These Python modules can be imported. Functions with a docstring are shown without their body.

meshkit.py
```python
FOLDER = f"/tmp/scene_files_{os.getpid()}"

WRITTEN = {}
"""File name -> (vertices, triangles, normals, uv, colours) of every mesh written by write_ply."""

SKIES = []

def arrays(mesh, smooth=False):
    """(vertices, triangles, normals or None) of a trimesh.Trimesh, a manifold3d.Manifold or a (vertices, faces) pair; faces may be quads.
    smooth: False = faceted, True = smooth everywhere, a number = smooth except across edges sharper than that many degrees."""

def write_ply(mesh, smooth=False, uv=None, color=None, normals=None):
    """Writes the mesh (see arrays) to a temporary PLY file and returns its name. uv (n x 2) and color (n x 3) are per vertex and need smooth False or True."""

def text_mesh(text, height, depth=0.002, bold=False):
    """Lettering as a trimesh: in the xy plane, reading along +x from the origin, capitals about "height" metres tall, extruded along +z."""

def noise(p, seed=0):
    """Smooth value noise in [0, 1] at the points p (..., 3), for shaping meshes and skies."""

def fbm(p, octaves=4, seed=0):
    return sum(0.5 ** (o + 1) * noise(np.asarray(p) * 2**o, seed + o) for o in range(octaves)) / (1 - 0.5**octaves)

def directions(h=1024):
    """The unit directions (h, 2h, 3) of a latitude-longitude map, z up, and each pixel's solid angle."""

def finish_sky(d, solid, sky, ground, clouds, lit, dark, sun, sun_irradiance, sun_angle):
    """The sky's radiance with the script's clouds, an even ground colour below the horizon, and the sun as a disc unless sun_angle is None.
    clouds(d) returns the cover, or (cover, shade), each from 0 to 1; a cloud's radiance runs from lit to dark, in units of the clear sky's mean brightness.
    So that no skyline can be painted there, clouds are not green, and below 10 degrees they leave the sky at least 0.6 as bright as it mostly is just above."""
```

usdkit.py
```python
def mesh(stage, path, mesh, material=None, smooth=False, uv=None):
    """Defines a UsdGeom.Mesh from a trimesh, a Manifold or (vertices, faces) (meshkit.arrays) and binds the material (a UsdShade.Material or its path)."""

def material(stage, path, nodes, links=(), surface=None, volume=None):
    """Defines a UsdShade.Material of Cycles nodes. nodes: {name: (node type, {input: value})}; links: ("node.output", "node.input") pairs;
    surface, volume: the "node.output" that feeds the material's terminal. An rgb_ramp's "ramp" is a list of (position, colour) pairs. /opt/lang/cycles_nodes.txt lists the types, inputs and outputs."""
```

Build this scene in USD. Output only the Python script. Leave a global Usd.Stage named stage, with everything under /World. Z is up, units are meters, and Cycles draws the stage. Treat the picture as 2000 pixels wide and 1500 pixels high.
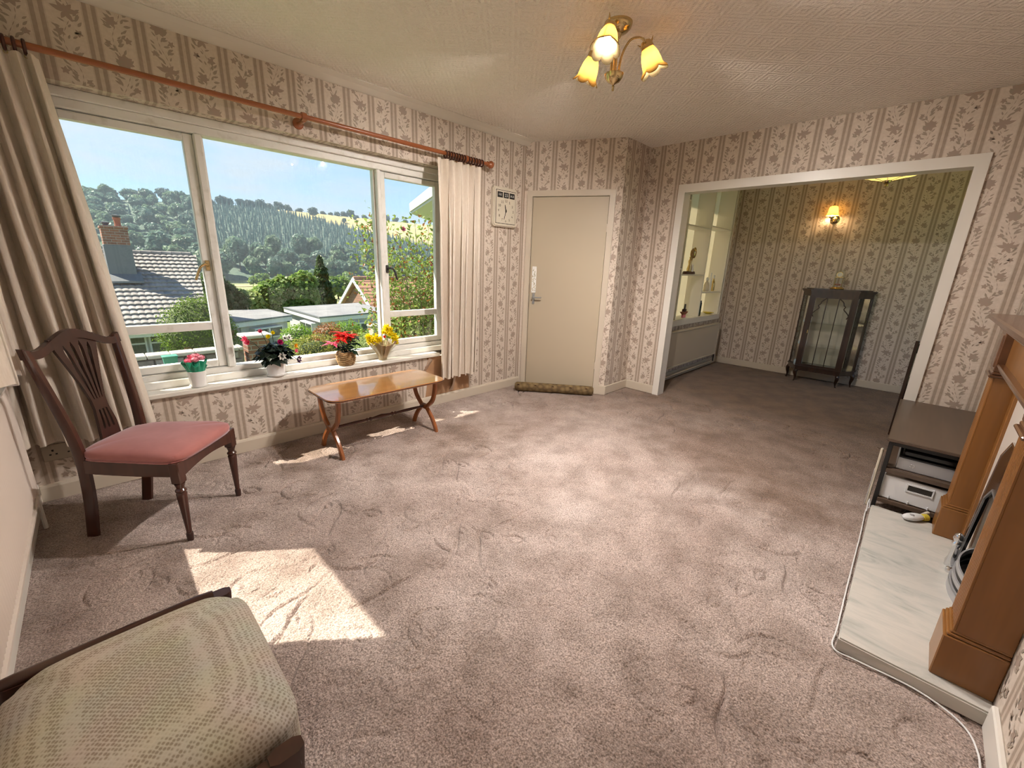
import math, random
import numpy as np, trimesh, manifold3d, usdkit, meshkit
from scipy.spatial import cKDTree, Delaunay
from shapely.geometry import Polygon, box as sbox, LineString
from shapely.prepared import prep
from shapely import affinity
from pxr import Usd, UsdGeom, UsdLux, UsdShade, Gf, Sdf, Vt

stage = Usd.Stage.CreateInMemory()
UsdGeom.Xform.Define(stage, '/World')
stage.SetDefaultPrim(stage.GetPrimAtPath('/World'))

# ------------------------------------------------------------------ camera
CAM = np.array([0.0, -3.0753, 1.2740])
YAW, PITCH, ROLL, FPX = math.radians(44.0953), math.radians(-15.9078), math.radians(2.0275), 818.293
_f = np.array([math.cos(YAW)*math.cos(PITCH), math.sin(YAW)*math.cos(PITCH), math.sin(PITCH)])
_r = np.array([math.sin(YAW), -math.cos(YAW), 0.0]); _u = np.cross(_r, _f)
_r, _u = math.cos(ROLL)*_r + math.sin(ROLL)*_u, -math.sin(ROLL)*_r + math.cos(ROLL)*_u
cam = UsdGeom.Camera.Define(stage, '/World/camera')
cam.CreateHorizontalApertureAttr(36.0); cam.CreateFocalLengthAttr(FPX/2000*36.0)
cam.CreateClippingRangeAttr(Gf.Vec2f(0.03, 5000))
cam.CreateExposureAttr(0.55)
cam.AddTransformOp().Set(Gf.Matrix4d(*[float(x) for row in ((*_r, 0), (*_u, 0), (*-_f, 0), (*CAM, 1)) for x in row]))

# ------------------------------------------------------------------ sky and sun
SUN_TAN = 1.30
_c = 1/math.hypot(1, SUN_TAN)
SUN = np.array([0.777*_c, -0.629*_c, -SUN_TAN*_c])          # the way the light travels
SKY_STRENGTH, SUN_STRENGTH = 0.066, 2.45
sky_mat = usdkit.material(stage, '/World/Looks/sky', {
    'tc': ('texture_coordinate', {}),
    'sky': ('sky_texture', {'sky_type': 'multiple_scattering', 'sun_disc': False, 'sun_elevation': math.atan(SUN_TAN), 'sun_rotation': math.radians(-51.0),
                            'air_density': 1.0, 'aerosol_density': 0.6, 'ozone_density': 1.0}),
    'mp': ('mapping', {'scale': (1.0, 1.0, 3.4)}),
    'n': ('noise_texture', {'scale': 2.3, 'detail': 7, 'roughness': 0.55}),
    'r': ('rgb_ramp', {'ramp': [(0.0, (0, 0, 0)), (0.52, (0.0, 0.0, 0.0)), (0.66, (.75, .75, .75)), (1, (.9, .9, .9))]}),
    'mx': ('mix_color', {'b': (8.6, 9.0, 9.4)}),
    'tint': ('mix_color', {'blend_type': 'multiply', 'fac': 1.0, 'b': (0.93, 1.0, 1.05)}),
    'pale': ('mix_color', {'fac': .42, 'b': (5.0, 7.3, 10.2)}),
    'sz': ('separate_xyz', {}), 'low': ('map_range', {'from_min': .13, 'from_max': .34, 'to_min': .085, 'to_max': -.03, 'clamp': True}), 'addn': ('math', {'math_type': 'add'}),
    'bg': ('background_shader', {'strength': SKY_STRENGTH})},
    [('tc.generated', 'mp.vector'), ('mp.vector', 'n.vector'), ('tc.generated', 'sz.vector'), ('sz.z', 'low.value'), ('n.fac', 'addn.value1'), ('low.result', 'addn.value2'), ('addn.value', 'r.fac'), ('r.color', 'mx.fac'), ('sky.color', 'tint.a'), ('tint.result', 'pale.a'), ('pale.result', 'mx.a'),
     ('mx.result', 'bg.color')], surface='bg.background')
dome = UsdLux.DomeLight.Define(stage, '/World/sky_dome'); dome.CreateIntensityAttr(1.0)
UsdShade.MaterialBindingAPI.Apply(dome.GetPrim()).Bind(sky_mat)
sun = UsdLux.DistantLight.Define(stage, '/World/sun_light')
sun.CreateAngleAttr(0.53); sun.CreateNormalizeAttr(True); sun.CreateIntensityAttr(SUN_STRENGTH); sun.CreateColorAttr(Gf.Vec3f(1.0, 0.90, 0.76))
_z = -SUN; _x = np.cross([0, 0, 1], _z); _x /= np.linalg.norm(_x); _y = np.cross(_z, _x)
sun.AddTransformOp().Set(Gf.Matrix4d(*[float(v) for row in ((*_x, 0), (*_y, 0), (*_z, 0), (0, 0, 50, 1)) for v in row]))

# lamp strengths (the lamps themselves are built with their fittings)
BULB, SCONCE_BULB, DISH_GLOW = 6300.0, 260.0, 2.6

# ------------------------------------------------------------------ materials
M = {}
def shader(name, nodes, links, surface='p.BSDF'):
    M[name] = usdkit.material(stage, '/World/Looks/' + name, nodes, links, surface=surface)
    return M[name]
def plain(name, col, rough=0.5, **kw):
    return shader(name, {'p': ('principled_bsdf', {'base_color': col, 'roughness': rough, **kw})}, [])
def mottled(name, c1, c2, scale=6.0, rough=0.6, bump=0.0, bscale=None, bdist=0.002, stretch=(1, 1, 1), detail=4, lo=.35, hi=.65, **kw):
    n = {'tc': ('texture_coordinate', {}), 'mp': ('mapping', {'scale': stretch}),
         'n': ('noise_texture', {'scale': scale, 'detail': detail, 'roughness': .6}),
         'r': ('rgb_ramp', {'ramp': [(0, c1), (lo, c1), (hi, c2), (1, c2)]}),
         'p': ('principled_bsdf', {'roughness': rough, **kw})}
    l = [('tc.object', 'mp.vector'), ('mp.vector', 'n.vector'), ('n.fac', 'r.fac'), ('r.color', 'p.base_color')]
    if bump:
        n['n2'] = ('noise_texture', {'scale': bscale or scale*4, 'detail': 3})
        n['b'] = ('bump', {'strength': bump, 'distance': bdist})
        l += [('mp.vector', 'n2.vector'), ('n2.fac', 'b.height'), ('b.normal', 'p.normal')]
    return shader(name, n, l)
def wood(name, c1, c2, axis='x', scale=9, rough=.35, coat=0.0, spec=.5):
    s = {'x': (.09, 1, 1), 'y': (1, .09, 1), 'z': (1, 1, .09)}[axis]
    return mottled(name, c1, c2, scale=scale*2.2, rough=rough, stretch=s, detail=6, lo=.3, hi=.7, coat_weight=coat, coat_roughness=.08, specular_ior_level=spec)
def leafy(name, c1, c2, trans=.35, scale=3.0):
    return shader(name, {'oi': ('geometry', {}), 'r': ('rgb_ramp', {'ramp': [(0, c1), (1, c2)]}),
        'd': ('principled_bsdf', {'roughness': .45, 'specular_ior_level': .35}), 't': ('translucent_bsdf', {}), 'm': ('mix_closure', {'fac': trans}),
        'h': ('hsv', {'saturation': 1.1, 'value': 1.25})},
        [('oi.random_per_island', 'r.fac'), ('r.color', 'd.base_color'), ('r.color', 'h.color'), ('h.color', 't.color'), ('d.BSDF', 'm.closure1'), ('t.BSDF', 'm.closure2')], surface='m.closure')

plain('white_paint', (.72, .69, .63), .35)
mottled('window_paint', (.74, .73, .69), (.60, .58, .52), scale=14, rough=.45, lo=.55, hi=.75)
plain('cream_paint', (.56, .49, .395), .38)
plain('door_paint', (.475, .405, .30), .40)
plain('reveal_white', (.70, .66, .58), .6)
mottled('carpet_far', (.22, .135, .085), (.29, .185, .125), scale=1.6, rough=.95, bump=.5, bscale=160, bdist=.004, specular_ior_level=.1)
wood('mahogany', (.030, .011, .008), (.052, .017, .011), 'z', rough=.28, coat=.25)
wood('mahogany_red', (.042, .013, .009), (.075, .023, .013), 'z', rough=.25, coat=.3)
wood('yew_top', (.36, .155, .045), (.50, .24, .075), 'x', scale=4, rough=.14, coat=1.0)
wood('table_leg_wood', (.20, .062, .018), (.30, .10, .03), 'z', rough=.25, coat=.3)
wood('oak', (.19, .078, .017), (.25, .105, .026), 'z', scale=7, rough=.32, coat=.15)
wood('oak_dark', (.085, .037, .018), (.13, .056, .026), 'x', scale=7, rough=.25, coat=.3)
wood('cabinet_wood', (.020, .010, .007), (.035, .016, .010), 'z', rough=.22, coat=.3)
wood('stand_top', (.085, .056, .038), (.12, .08, .055), 'x', rough=.35)
wood('pole_wood', (.26, .072, .022), (.33, .10, .032), 'x', rough=.3, coat=.3)
plain('ring_wood', (.060, .018, .012), .3)
plain('black_metal', (.012, .012, .012), .35)
plain('black_gloss', (.01, .01, .011), .12)
plain('chrome', (.75, .75, .76), .16, metallic=1.0)
plain('satin_silver', (.42, .43, .44), .38, metallic=.85)
plain('silver_plastic', (.42, .42, .43), .35, metallic=.3)
plain('brass', (.62, .46, .20), .16, metallic=1.0)
plain('old_brass', (.62, .48, .24), .17, metallic=1.0)
plain('white_plastic', (.74, .75, .76), .3)
plain('cream_plastic', (.62, .56, .45), .35)
plain('dark_plastic', (.03, .03, .03), .4)
plain('yellow_plastic', (.62, .50, .05), .4)
plain('white_ceramic', (.80, .79, .77), .15)
plain('printed_black', (.02, .018, .016), .5)
plain('printed_white', (.7, .68, .64), .5)
plain('radiator_paint', (.70, .62, .55), .35)
plain('cream_radiator', (.52, .45, .35), .38)
plain('socket_plate', (.42, .36, .28), .3)
mottled('pink_velvet', (.34, .115, .10), (.42, .16, .14), scale=5, rough=.8, bump=.15, bscale=220, bdist=.001, sheen_weight=.7, sheen_roughness=.4, sheen_tint=(.8, .75, .85))
mottled('plaster', (.32, .17, .085), (.42, .25, .14), scale=5, rough=.9, bump=.3, bscale=30)
plain('torn_paper', (.50, .36, .26), .9)
shader('curtain_cloth', {'tc': ('texture_coordinate', {}), 'mp': ('mapping', {'scale': (220, 220, 40)}), 'n': ('noise_texture', {'scale': 1.0, 'detail': 2}),
    'r': ('rgb_ramp', {'ramp': [(.3, (.76, .67, .565)), (.7, (.83, .745, .645))]}), 'd': ('principled_bsdf', {'roughness': .9, 'specular_ior_level': .1, 'sheen_weight': .2}),
    't': ('translucent_bsdf', {'color': (.70, .55, .40)}), 'm': ('mix_closure', {'fac': .18})},
    [('tc.object', 'mp.vector'), ('mp.vector', 'n.vector'), ('n.fac', 'r.fac'), ('r.color', 'd.base_color'), ('d.BSDF', 'm.closure1'), ('t.BSDF', 'm.closure2')], surface='m.closure')
# stool fabric: small woven check
shader('weave', {'tc': ('texture_coordinate', {}), 'mp': ('mapping', {'scale': (1, 1, 1), 'rotation': (0, 0, .785)}), 'v': ('voronoi_texture', {'scale': 150, 'randomness': .3}),
    'r': ('rgb_ramp', {'ramp': [(0, (.29, .245, .185)), (.30, (.32, .275, .21)), (.50, (.50, .455, .375)), (1, (.56, .515, .43))]}), 'n': ('noise_texture', {'scale': 9}),
    'mx': ('mix_color', {'blend_type': 'multiply', 'fac': .25}),
    'b': ('bump', {'strength': .35, 'distance': .0012}), 'p': ('principled_bsdf', {'roughness': .9, 'specular_ior_level': .15})},
    [('tc.object', 'mp.vector'), ('mp.vector', 'v.vector'), ('v.distance', 'r.fac'), ('r.color', 'mx.a'), ('n.color', 'mx.b'), ('mx.result', 'p.base_color'), ('v.distance', 'b.height'), ('b.normal', 'p.normal')])
# carpet
shader('carpet', {'tc': ('texture_coordinate', {}),
    'n1': ('noise_texture', {'scale': 1.3, 'detail': 3, 'roughness': .6}), 'r1': ('rgb_ramp', {'ramp': [(.32, (.33, .252, .220)), (.5, (.43, .348, .312)), (.68, (.50, .420, .385))]}),
    'n2': ('noise_texture', {'scale': 190, 'detail': 2}), 'r2': ('rgb_ramp', {'ramp': [(.32, (.52, .51, .50)), (.68, (1.3, 1.3, 1.3))]}),
    'n3': ('noise_texture', {'scale': 5.5, 'detail': 4}), 'r3': ('rgb_ramp', {'ramp': [(.33, (.74, .72, .70)), (.6, (1.06, 1.06, 1.06))]}),
    'x1': ('mix_color', {'blend_type': 'multiply', 'fac': 1.0, 'use_clamp': False}), 'x2': ('mix_color', {'blend_type': 'multiply', 'fac': 1.0, 'use_clamp': False}),
    'n4': ('noise_texture', {'scale': 120, 'detail': 3}), 'b': ('bump', {'strength': .9, 'distance': .010}),
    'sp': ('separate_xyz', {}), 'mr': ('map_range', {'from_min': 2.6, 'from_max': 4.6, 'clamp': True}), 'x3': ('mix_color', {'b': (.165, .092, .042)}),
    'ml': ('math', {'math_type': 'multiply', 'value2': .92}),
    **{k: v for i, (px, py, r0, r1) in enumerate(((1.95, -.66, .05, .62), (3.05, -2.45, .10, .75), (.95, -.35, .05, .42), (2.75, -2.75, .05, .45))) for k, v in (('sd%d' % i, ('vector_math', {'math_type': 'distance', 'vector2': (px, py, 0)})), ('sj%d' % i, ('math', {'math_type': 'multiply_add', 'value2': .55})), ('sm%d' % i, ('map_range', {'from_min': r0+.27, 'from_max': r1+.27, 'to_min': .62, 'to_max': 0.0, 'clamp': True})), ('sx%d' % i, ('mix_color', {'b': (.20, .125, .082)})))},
    'p': ('principled_bsdf', {'roughness': .95, 'specular_ior_level': .1, 'sheen_weight': .15})},
    [('tc.object', 'n1.vector'), ('tc.object', 'n2.vector'), ('tc.object', 'n3.vector'), ('tc.object', 'n4.vector'), ('n1.fac', 'r1.fac'), ('n2.fac', 'r2.fac'), ('n3.fac', 'r3.fac'),
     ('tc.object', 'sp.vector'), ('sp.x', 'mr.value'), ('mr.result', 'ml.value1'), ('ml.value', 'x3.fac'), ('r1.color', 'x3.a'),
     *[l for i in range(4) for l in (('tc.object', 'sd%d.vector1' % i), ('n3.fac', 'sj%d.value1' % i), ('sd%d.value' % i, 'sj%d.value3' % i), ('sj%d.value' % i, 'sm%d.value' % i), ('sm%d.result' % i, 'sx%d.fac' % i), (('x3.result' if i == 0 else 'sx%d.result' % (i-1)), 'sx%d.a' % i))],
     ('sx3.result', 'x1.a'), ('r2.color', 'x1.b'), ('x1.result', 'x2.a'), ('r3.color', 'x2.b'), ('x2.result', 'p.base_color'), ('n4.fac', 'b.height'), ('b.normal', 'p.normal')])
# embossed ceiling paper: diamond basket weave in relief
_cn = {'tc': ('texture_coordinate', {}), 'ns': ('noise_texture', {'scale': 7, 'detail': 2}), 'wob': ('vector_math', {'math_type': 'multiply_add', 'vector2': (.012, .012, 0)}),
    'mp': ('mapping', {'rotation': (0, 0, .785), 'scale': (7.4, 7.4, 1)}), 'sp': ('separate_xyz', {}), 'mx': ('math', {'math_type': 'maximum'}), 'k': ('math', {'math_type': 'multiply', 'value2': 5.0}), 'pp': ('math', {'math_type': 'pingpong', 'value2': .5}),
    'n': ('noise_texture', {'scale': 85, 'detail': 3}), 'a': ('math', {'math_type': 'multiply_add', 'value2': 1.1}), 'b': ('bump', {'strength': 1.0, 'distance': .011}), 'p': ('principled_bsdf', {'base_color': (.82, .765, .69), 'roughness': .6, 'specular_ior_level': .3})}
_cl = [('tc.object', 'ns.vector'), ('ns.color', 'wob.vector1'), ('tc.object', 'wob.vector3'), ('wob.vector', 'mp.vector'), ('mp.vector', 'sp.vector')]
for _k in 'xy':
    _cn['f'+_k] = ('math', {'math_type': 'fraction'}); _cn['s'+_k] = ('math', {'math_type': 'subtract', 'value2': .5}); _cn['a'+_k] = ('math', {'math_type': 'absolute'})
    _cl += [('sp.'+_k, 'f%s.value1' % _k), ('f%s.value' % _k, 's%s.value1' % _k), ('s%s.value' % _k, 'a%s.value1' % _k)]
shader('ceiling_paper', _cn, _cl+[('ax.value', 'mx.value1'), ('ay.value', 'mx.value2'), ('mx.value', 'k.value1'), ('k.value', 'pp.value1'), ('tc.object', 'n.vector'), ('n.fac', 'a.value1'), ('pp.value', 'a.value3'), ('a.value', 'b.height'), ('b.normal', 'p.normal')])
BG, STR_D, STR_L = (.645, .562, .485), (.385, .312, .250), (.56, .475, .40)
def wallpaper(name, direction, first):
    """Striped paper: a taupe double stripe every 175 mm along the wall; first = where a stripe is centred."""
    k = 1/.175
    d = np.array(direction, float)*k
    return shader(name, {'g': ('texture_coordinate', {}), 'dot': ('vector_math', {'math_type': 'dot_product', 'vector2': tuple(d)}), 'ad': ('math', {'math_type': 'add', 'value2': 0.5 - first*k + 400}),
        'fr': ('math', {'math_type': 'fraction'}),
        'r': ('rgb_ramp', {'ramp': [(0, BG), (.335, BG), (.345, STR_L), (.365, STR_L), (.372, STR_D), (.455, STR_D), (.462, STR_L), (.538, STR_L), (.545, STR_D), (.628, STR_D), (.635, STR_L), (.655, STR_L), (.665, BG), (1, BG)]}),
        'n': ('noise_texture', {'scale': 60, 'detail': 3}), 'rn': ('rgb_ramp', {'ramp': [(.3, (.93, .92, .90)), (.7, (1.04, 1.04, 1.04))]}), 'mx': ('mix_color', {'blend_type': 'multiply', 'fac': 1.0, 'use_clamp': False}),
        'p': ('principled_bsdf', {'roughness': .62, 'specular_ior_level': .3})},
        [('g.object', 'dot.vector1'), ('dot.value', 'ad.value1'), ('ad.value', 'fr.value1'), ('fr.value', 'r.fac'), ('g.object', 'n.vector'), ('n.fac', 'rn.fac'), ('r.color', 'mx.a'), ('rn.color', 'mx.b'), ('mx.result', 'p.base_color')])
plain('print_leaf', (.36, .298, .236), .62)
plain('print_flower', (.375, .292, .234), .62)
# marble
shader('marble', {'tc': ('texture_coordinate', {}), 'mp': ('mapping', {'scale': (4.5, 1.3, 3), 'rotation': (0, 0, .25)}), 'n': ('noise_texture', {'scale': 2.2, 'detail': 8, 'roughness': .62, 'distortion': 1.2}),
    'r': ('rgb_ramp', {'ramp': [(.28, (.33, .335, .31)), (.42, (.49, .485, .45)), (.56, (.57, .545, .50)), (.7, (.51, .50, .46))]}), 'p': ('principled_bsdf', {'roughness': .22})},
    [('tc.object', 'mp.vector'), ('mp.vector', 'n.vector'), ('n.fac', 'r.fac'), ('r.color', 'p.base_color')])
plain('marble_white', (.70, .66, .60), .25)
def pane(name, gloss=.02, tint=(1, 1, 1)):
    return shader(name, {'ge': ('geometry', {}), 'mr': ('map_range', {'to_min': 1.45, 'to_max': .6897}), 'f': ('fresnel', {}), 't': ('transparent_bsdf', {'color': tint}), 'g': ('glossy_bsdf', {'roughness': gloss, 'color': (1, 1, 1)}), 'm': ('mix_closure', {})},
        [('ge.backfacing', 'mr.value'), ('mr.result', 'f.IOR'), ('f.fac', 'm.fac'), ('t.BSDF', 'm.closure1'), ('g.BSDF', 'm.closure2')], surface='m.closure')
pane('window_glass', .01, (.96, .97, .96)); pane('cabinet_glass', .02, (.9, .92, .9))
plain('mirror', (.62, .60, .55), .05, metallic=1.0)
shader('lamp_shade_glass', {'t': ('translucent_bsdf', {'color': (.098, .066, .028)}), 'd': ('principled_bsdf', {'base_color': (.005, .0036, .0017), 'roughness': .5, 'specular_ior_level': .0}), 'm': ('mix_closure', {'fac': .5})},
    [('t.BSDF', 'm.closure1'), ('d.BSDF', 'm.closure2')], surface='m.closure')
shader('sconce_shade_glass', {'t': ('translucent_bsdf', {'color': (.95, .80, .42)}), 'd': ('principled_bsdf', {'base_color': (.85, .75, .45), 'roughness': .3}), 'm': ('mix_closure', {'fac': .4})},
    [('t.BSDF', 'm.closure1'), ('d.BSDF', 'm.closure2')], surface='m.closure')
shader('bulb_glow', {'e': ('emission', {'color': (1.0, .915, .85), 'strength': BULB})}, [], surface='e.emission')
shader('sconce_bulb_glow', {'e': ('emission', {'color': (1.0, .66, .34), 'strength': SCONCE_BULB})}, [], surface='e.emission')
shader('dish_bulb_glow', {'e': ('emission', {'color': (1.0, .70, .40), 'strength': SCONCE_BULB*.30})}, [], surface='e.emission')
shader('dish_glow', {'e': ('emission', {'color': (1.0, .78, .16), 'strength': 1.0}), 'p': ('principled_bsdf', {'base_color': (.8, .62, .2), 'roughness': .25, 'emission_color': (1.0, .76, .20), 'emission_strength': DISH_GLOW*.3})}, [])
# outdoors
leafy('box_leaf', (.13, .20, .04), (.34, .42, .09), .5); leafy('bright_leaf', (.20, .32, .05), (.42, .52, .12), .5); leafy('yellow_leaf', (.26, .27, .05), (.42, .40, .12))
leafy('rose_leaf', (.24, .32, .09), (.50, .56, .22), .5); leafy('rust_leaf', (.28, .12, .04), (.40, .22, .08)); leafy('dark_tree_leaf', (.08, .13, .05), (.17, .24, .085), .5)
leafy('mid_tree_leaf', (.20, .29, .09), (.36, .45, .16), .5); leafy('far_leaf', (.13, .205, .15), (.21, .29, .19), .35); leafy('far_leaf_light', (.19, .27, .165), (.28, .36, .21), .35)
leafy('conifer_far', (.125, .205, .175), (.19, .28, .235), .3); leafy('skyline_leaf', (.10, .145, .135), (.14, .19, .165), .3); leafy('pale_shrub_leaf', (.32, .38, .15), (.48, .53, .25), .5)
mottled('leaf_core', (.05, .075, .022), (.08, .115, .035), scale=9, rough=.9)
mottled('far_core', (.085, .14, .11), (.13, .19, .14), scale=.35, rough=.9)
plain('bark', (.10, .075, .05), .9)
mottled('meadow', (.20, .22, .095), (.28, .28, .13), scale=.05, rough=.95); mottled('grass', (.10, .16, .035), (.17, .22, .06), scale=.6, rough=.95)
mottled('forest_floor', (.085, .13, .10), (.12, .17, .12), scale=.06, rough=.95)
mottled('dry_field', (.46, .34, .13), (.54, .43, .20), scale=.03, rough=.95, detail=6)
mottled('roof_tile_grey', (.25, .228, .21), (.35, .325, .30), scale=2.2, rough=.85)
mottled('roof_tile_red', (.36, .17, .10), (.46, .26, .17), scale=2.2, rough=.85)
mottled('felt_roof', (.20, .20, .205), (.27, .27, .265), scale=1.2, rough=.8)
plain('render_white', (.52, .52, .50), .8); plain('fascia_white', (.62, .62, .61), .5); plain('lead_grey', (.16, .17, .175), .7)
plain('window_dark', (.05, .06, .06), .15); plain('terracotta', (.36, .14, .085), .8); plain('cowl_grey', (.10, .10, .11), .6)
shader('frosted_panel', {'t': ('translucent_bsdf', {'color': (.80, .74, .60)}), 'd': ('principled_bsdf', {'base_color': (.80, .76, .66), 'roughness': .4}), 'm': ('mix_closure', {'fac': .55})}, [('d.BSDF', 'm.closure1'), ('t.BSDF', 'm.closure2')], surface='m.closure')
plain('shelf_paint', (.82, .79, .70), .4); plain('crate_green', (.07, .26, .19), .5); plain('pink_petal', (.75, .16, .30), .6); plain('coping_stone', (.42, .39, .34), .9)
shader('brick', {'tc': ('texture_coordinate', {}), 'mp': ('mapping', {'rotation': (1.5708, 0, 0)}), 'b': ('brick_texture', {'scale': 1, 'brick_width': .225, 'row_height': .075, 'mortar_size': .008, 'color1': (.30, .13, .08), 'color2': (.20, .10, .07), 'mortar': (.30, .26, .22)}), 'p': ('principled_bsdf', {'roughness': .9})},
    [('tc.object', 'mp.vector'), ('mp.vector', 'b.vector'), ('b.color', 'p.base_color')])
for i, c in enumerate([(.26, .23, .20), (.20, .17, .15), (.32, .28, .25), (.25, .17, .14)]):
    mottled('stone_%d' % i, tuple(x*.8 for x in c), tuple(x*1.2 for x in c), scale=14, rough=.9)
# flowers
plain('pot_pink', (.78, .28, .36), .6); plain('wrap_green', (.02, .30, .17), .35, transmission_weight=0.0)
leafy('violet_leaf', (.010, .020, .010), (.026, .045, .018), .08); leafy('poinsettia_leaf', (.014, .040, .018), (.04, .08, .03), .12)
leafy('poinsettia_red', (.62, .030, .025), (.72, .13, .06), .3); leafy('flower_yellow', (.80, .66, .02), (.86, .76, .06), .35); leafy('flower_magenta', (.45, .02, .14), (.62, .05, .22), .25)
leafy('flower_pink', (.78, .16, .26), (.85, .32, .38), .3); leafy('flower_white', (.80, .80, .76), (.88, .88, .85), .3); leafy('flower_purple', (.05, .012, .06), (.10, .03, .13), .2); leafy('flower_orange', (.80, .40, .02), (.85, .52, .05), .3)
leafy('flower_red', (.70, .05, .05), (.75, .12, .06), .3)
mottled('straw', (.26, .16, .07), (.42, .28, .13), scale=60, rough=.8); mottled('kraft', (.34, .24, .14), (.46, .35, .22), scale=9, rough=.7)
pane('cellophane', .08, (.93, .92, .86))
shader('excluder_cloth', {'tc': ('texture_coordinate', {}), 'v': ('voronoi_texture', {'scale': 22, 'randomness': .8}), 'r': ('rgb_ramp', {'ramp': [(0, (.24, .165, .075)), (.45, (.16, .105, .042)), (.7, (.10, .062, .025))]}), 'p': ('principled_bsdf', {'roughness': .85})},
    [('tc.object', 'v.vector'), ('v.distance', 'r.fac'), ('r.color', 'p.base_color')])

# ------------------------------------------------------------------ mesh helpers
def hull(pts):
    return manifold3d.Manifold.hull_points(np.asarray(pts, float))
def tm(x):
    if hasattr(x, 'to_mesh'):
        m = x.to_mesh(); return trimesh.Trimesh(np.array(m.vert_properties[:, :3]), np.array(m.tri_verts), process=False)
    if isinstance(x, tuple):
        v, f, _ = meshkit.arrays(x); return trimesh.Trimesh(v, f, process=False)
    return x
def cat(*ms):
    ms = [tm(m) for q in ms for m in (q if isinstance(q, list) else [q])]
    return trimesh.util.concatenate(ms)
def bx(x0, x1, y0, y1, z0, z1, c=0.0):
    """Box with chamfered edges."""
    x0, x1 = min(x0, x1), max(x0, x1); y0, y1 = min(y0, y1), max(y0, y1); z0, z1 = min(z0, z1), max(z0, z1)
    if c <= 0:
        m = trimesh.creation.box((x1-x0, y1-y0, z1-z0)); m.apply_translation(((x0+x1)/2, (y0+y1)/2, (z0+z1)/2)); return m
    c = min(c, (x1-x0)*.45, (y1-y0)*.45, (z1-z0)*.45)
    pts = []
    for X, sx in ((x0, 1), (x1, -1)):
        for Y, sy in ((y0, 1), (y1, -1)):
            for Z, sz in ((z0, 1), (z1, -1)):
                pts += [(X, Y+sy*c, Z+sz*c), (X+sx*c, Y, Z+sz*c), (X+sx*c, Y+sy*c, Z)]
    return tm(hull(pts))
def lathe(prof, n=28):
    """prof: (radius, z) from bottom to top, closed at the axis."""
    p = [(max(r, 1e-5), z) for r, z in prof]
    if p[0][0] > 1e-4: p = [(1e-5, p[0][1])] + p
    if p[-1][0] > 1e-4: p = p + [(1e-5, p[-1][1])]
    a = np.arange(n)*2*math.pi/n
    v = np.array([[r*math.cos(t), r*math.sin(t), z] for r, z in p for t in a])
    f = []
    for i in range(len(p)-1):
        for j in range(n):
            k = (j+1) % n; f += [(i*n+j, i*n+k, (i+1)*n+k), (i*n+j, (i+1)*n+k, (i+1)*n+j)]
    return trimesh.Trimesh(v, f, process=False)
def frames(P):
    P = np.asarray(P, float); t = np.gradient(P, axis=0); t /= np.linalg.norm(t, axis=1, keepdims=True)+1e-12
    return P, t
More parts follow.
